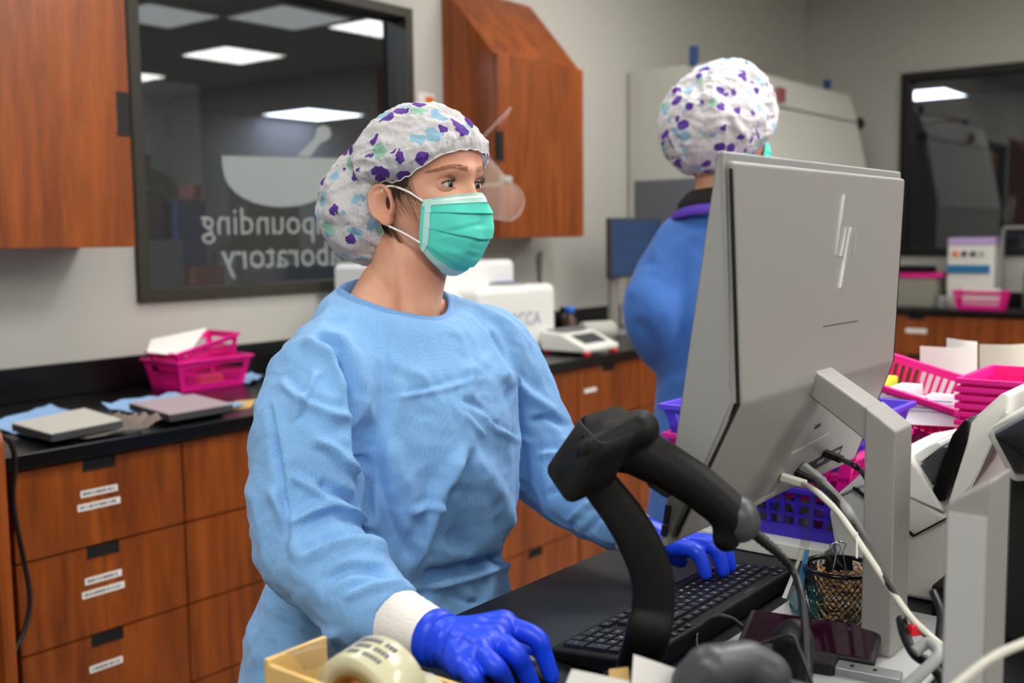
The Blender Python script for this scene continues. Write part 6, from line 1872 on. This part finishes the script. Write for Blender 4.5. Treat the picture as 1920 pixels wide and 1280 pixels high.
capf2 = [(((1300, 130), (1320, 200), (1330, 290)), -.006, 9, .4), (((1365, 200), (1400, 250), (1420, 280)), .006, 9, .5), (((1400, 140), (1440, 190), (1455, 240)), -.005, 8, .4), (((1270, 200), (1290, 190), (1300, 160)), .004, 7, .4), (((1330, 250), (1360, 230), (1390, 235)), .005, 7, .5), (((1265, 285), (1300, 262), (1330, 240)), .004, 6, .5), (((1380, 110), (1430, 150), (1465, 200)), .005, 8, .4)]
make_cap(M2, [((0, -.012, .034), (.106, .118, .124)), ((0, -.055, .012), (.114, .108, .108))],
         [(0, .045), (25, .040), (45, .020), (65, -.012), (85, -.045), (110, -.075), (140, -.088), (180, -.09)], pe, 9, 1.05, capf2)
W = lambda x, y, d=DP: at(x, y, d)
def sec(z, a, b, dx=0., df=0.): 
    c = sc+f2*df+r2*dx; return (z, c[0], c[1], a, b, bh)
zs0 = sc[2]
mb = loft([sec(.42, .25, .20), sec(.70, .235, .185), sec(.90, .22, .165), sec(1.0, .21, .155), sec(zs0-.30, .205, .15), sec(zs0-.18, .21, .145), sec(zs0-.07, .20, .125), sec(zs0, .175, .11, -.01), sec(zs0+.05, .13, .09, -.03), sec(zs0+.075, .105, .085, -.04)])
RA = [(sc+r2*.11-up*.0, .078), (W(1508, 470, DP-.05), .085), (W(1580, 545, DP-.10), .084), (W(1612, 620, DP-.08), .078), (W(1600, 690, DP+.04), .066), (W(1560, 730, DP+.16), .052)]
LA = [(sc-r2*.10-up*.0, .076), (W(1278, 468, DP+.02), .080), (W(1238, 540, DP+.0), .078), (W(1223, 590, DP-.02), .075), (W(1248, 650, DP+.06), .068), (W(1300, 700, DP+.20), .052)]
chain(mb, RA); chain(mb, LA)
gm2_ = remesh(mb, .008, 8)
co, nn = mesh_arrays(gm2_)
n1 = vnoise(co, 6, 4); n2 = vnoise(co*np.array([1, 1, .6]), 13, 5)
co = co+nn*(.006*n1+.009*(.25-np.abs(n2)))[:, None]
F2 = [(((1230, 400), (1215, 480), (1235, 500), (1215, 540)), -.010, 14, .5), (((1165, 560), (1200, 510), (1240, 490)), .010, 14, .6), (((1180, 600), (1220, 620), (1235, 700)), -.010, 14, .5), (((1290, 430), (1300, 520), (1270, 600), (1260, 700)), .008, 20, .5), (((1240, 470), (1290, 440), (1325, 440)), .006, 14, .4), (((1225, 760), (1250, 720), (1300, 700)), .009, 16, .5)]
co = apply_folds(co, nn, F2); set_co(gm2_, co)
g2 = link('gown', gm2_, 'gown_deep', pe)
# black undershirt collar and purple neckline
def collar(c, r0, r1, h, mt, nm, tilt, par):
    P = []
    for k in range(41):
        q = 2*math.pi*k/40
        o_ = f2*math.cos(q)+r2*math.sin(q)
        zz = -.02*math.cos(q)*tilt
        P.append([c+o_*r0+up*zz, c+o_*(r0*.98+.003)+up*(zz+h*.5), c+o_*r1+up*(zz+h), c+o_*(r1-.006)+up*(zz+h-.002), c+o_*(r0-.012)+up*(zz)])
    obj(nm, MB().grid(np.array(P)), mt, par, smooth=True)
cb_ = at(1345, 398, DP)
collar(cb_-up*.024, .116, .096, .028, 'trim_purple', 'neckline', 1.0, g2)
collar(cb_-up*.004, .100, .082, .044, 'collar_black', 'shirt_collar', 1.0, pe)
for A in (RA, LA):
    p0, r0 = A[-1]; p1 = p0+f2*.06-up*.03
    cuff(p0, p1, .042, .034, pe)
    m2 = MB().capsule(p1, .033, p1+f2*.05-up*.02, .028)
    s_ = 1 if A is RA else -1
    for k in range(4):
        b = p1+f2*.075-up*.03+r2*(k-1.5)*.019
        chain(m2, [(p1+f2*.04-up*.02, .02), (b, .0125), (b+f2*.035-up*.012, .0115), (b+f2*.055-up*.035, .009)])
    tb_ = p1+f2*.03-r2*s_*.032-up*.02
    chain(m2, [(p1+f2*.01-r2*s_*.015, .016), (tb_, .013), (tb_+f2*.035-up*.015, .010)])
    link('glove', remesh(m2, .003, 4), 'glove_blue', pe)
legs_and_shoes(pe, float(sc[0]), float(sc[1]), bh)
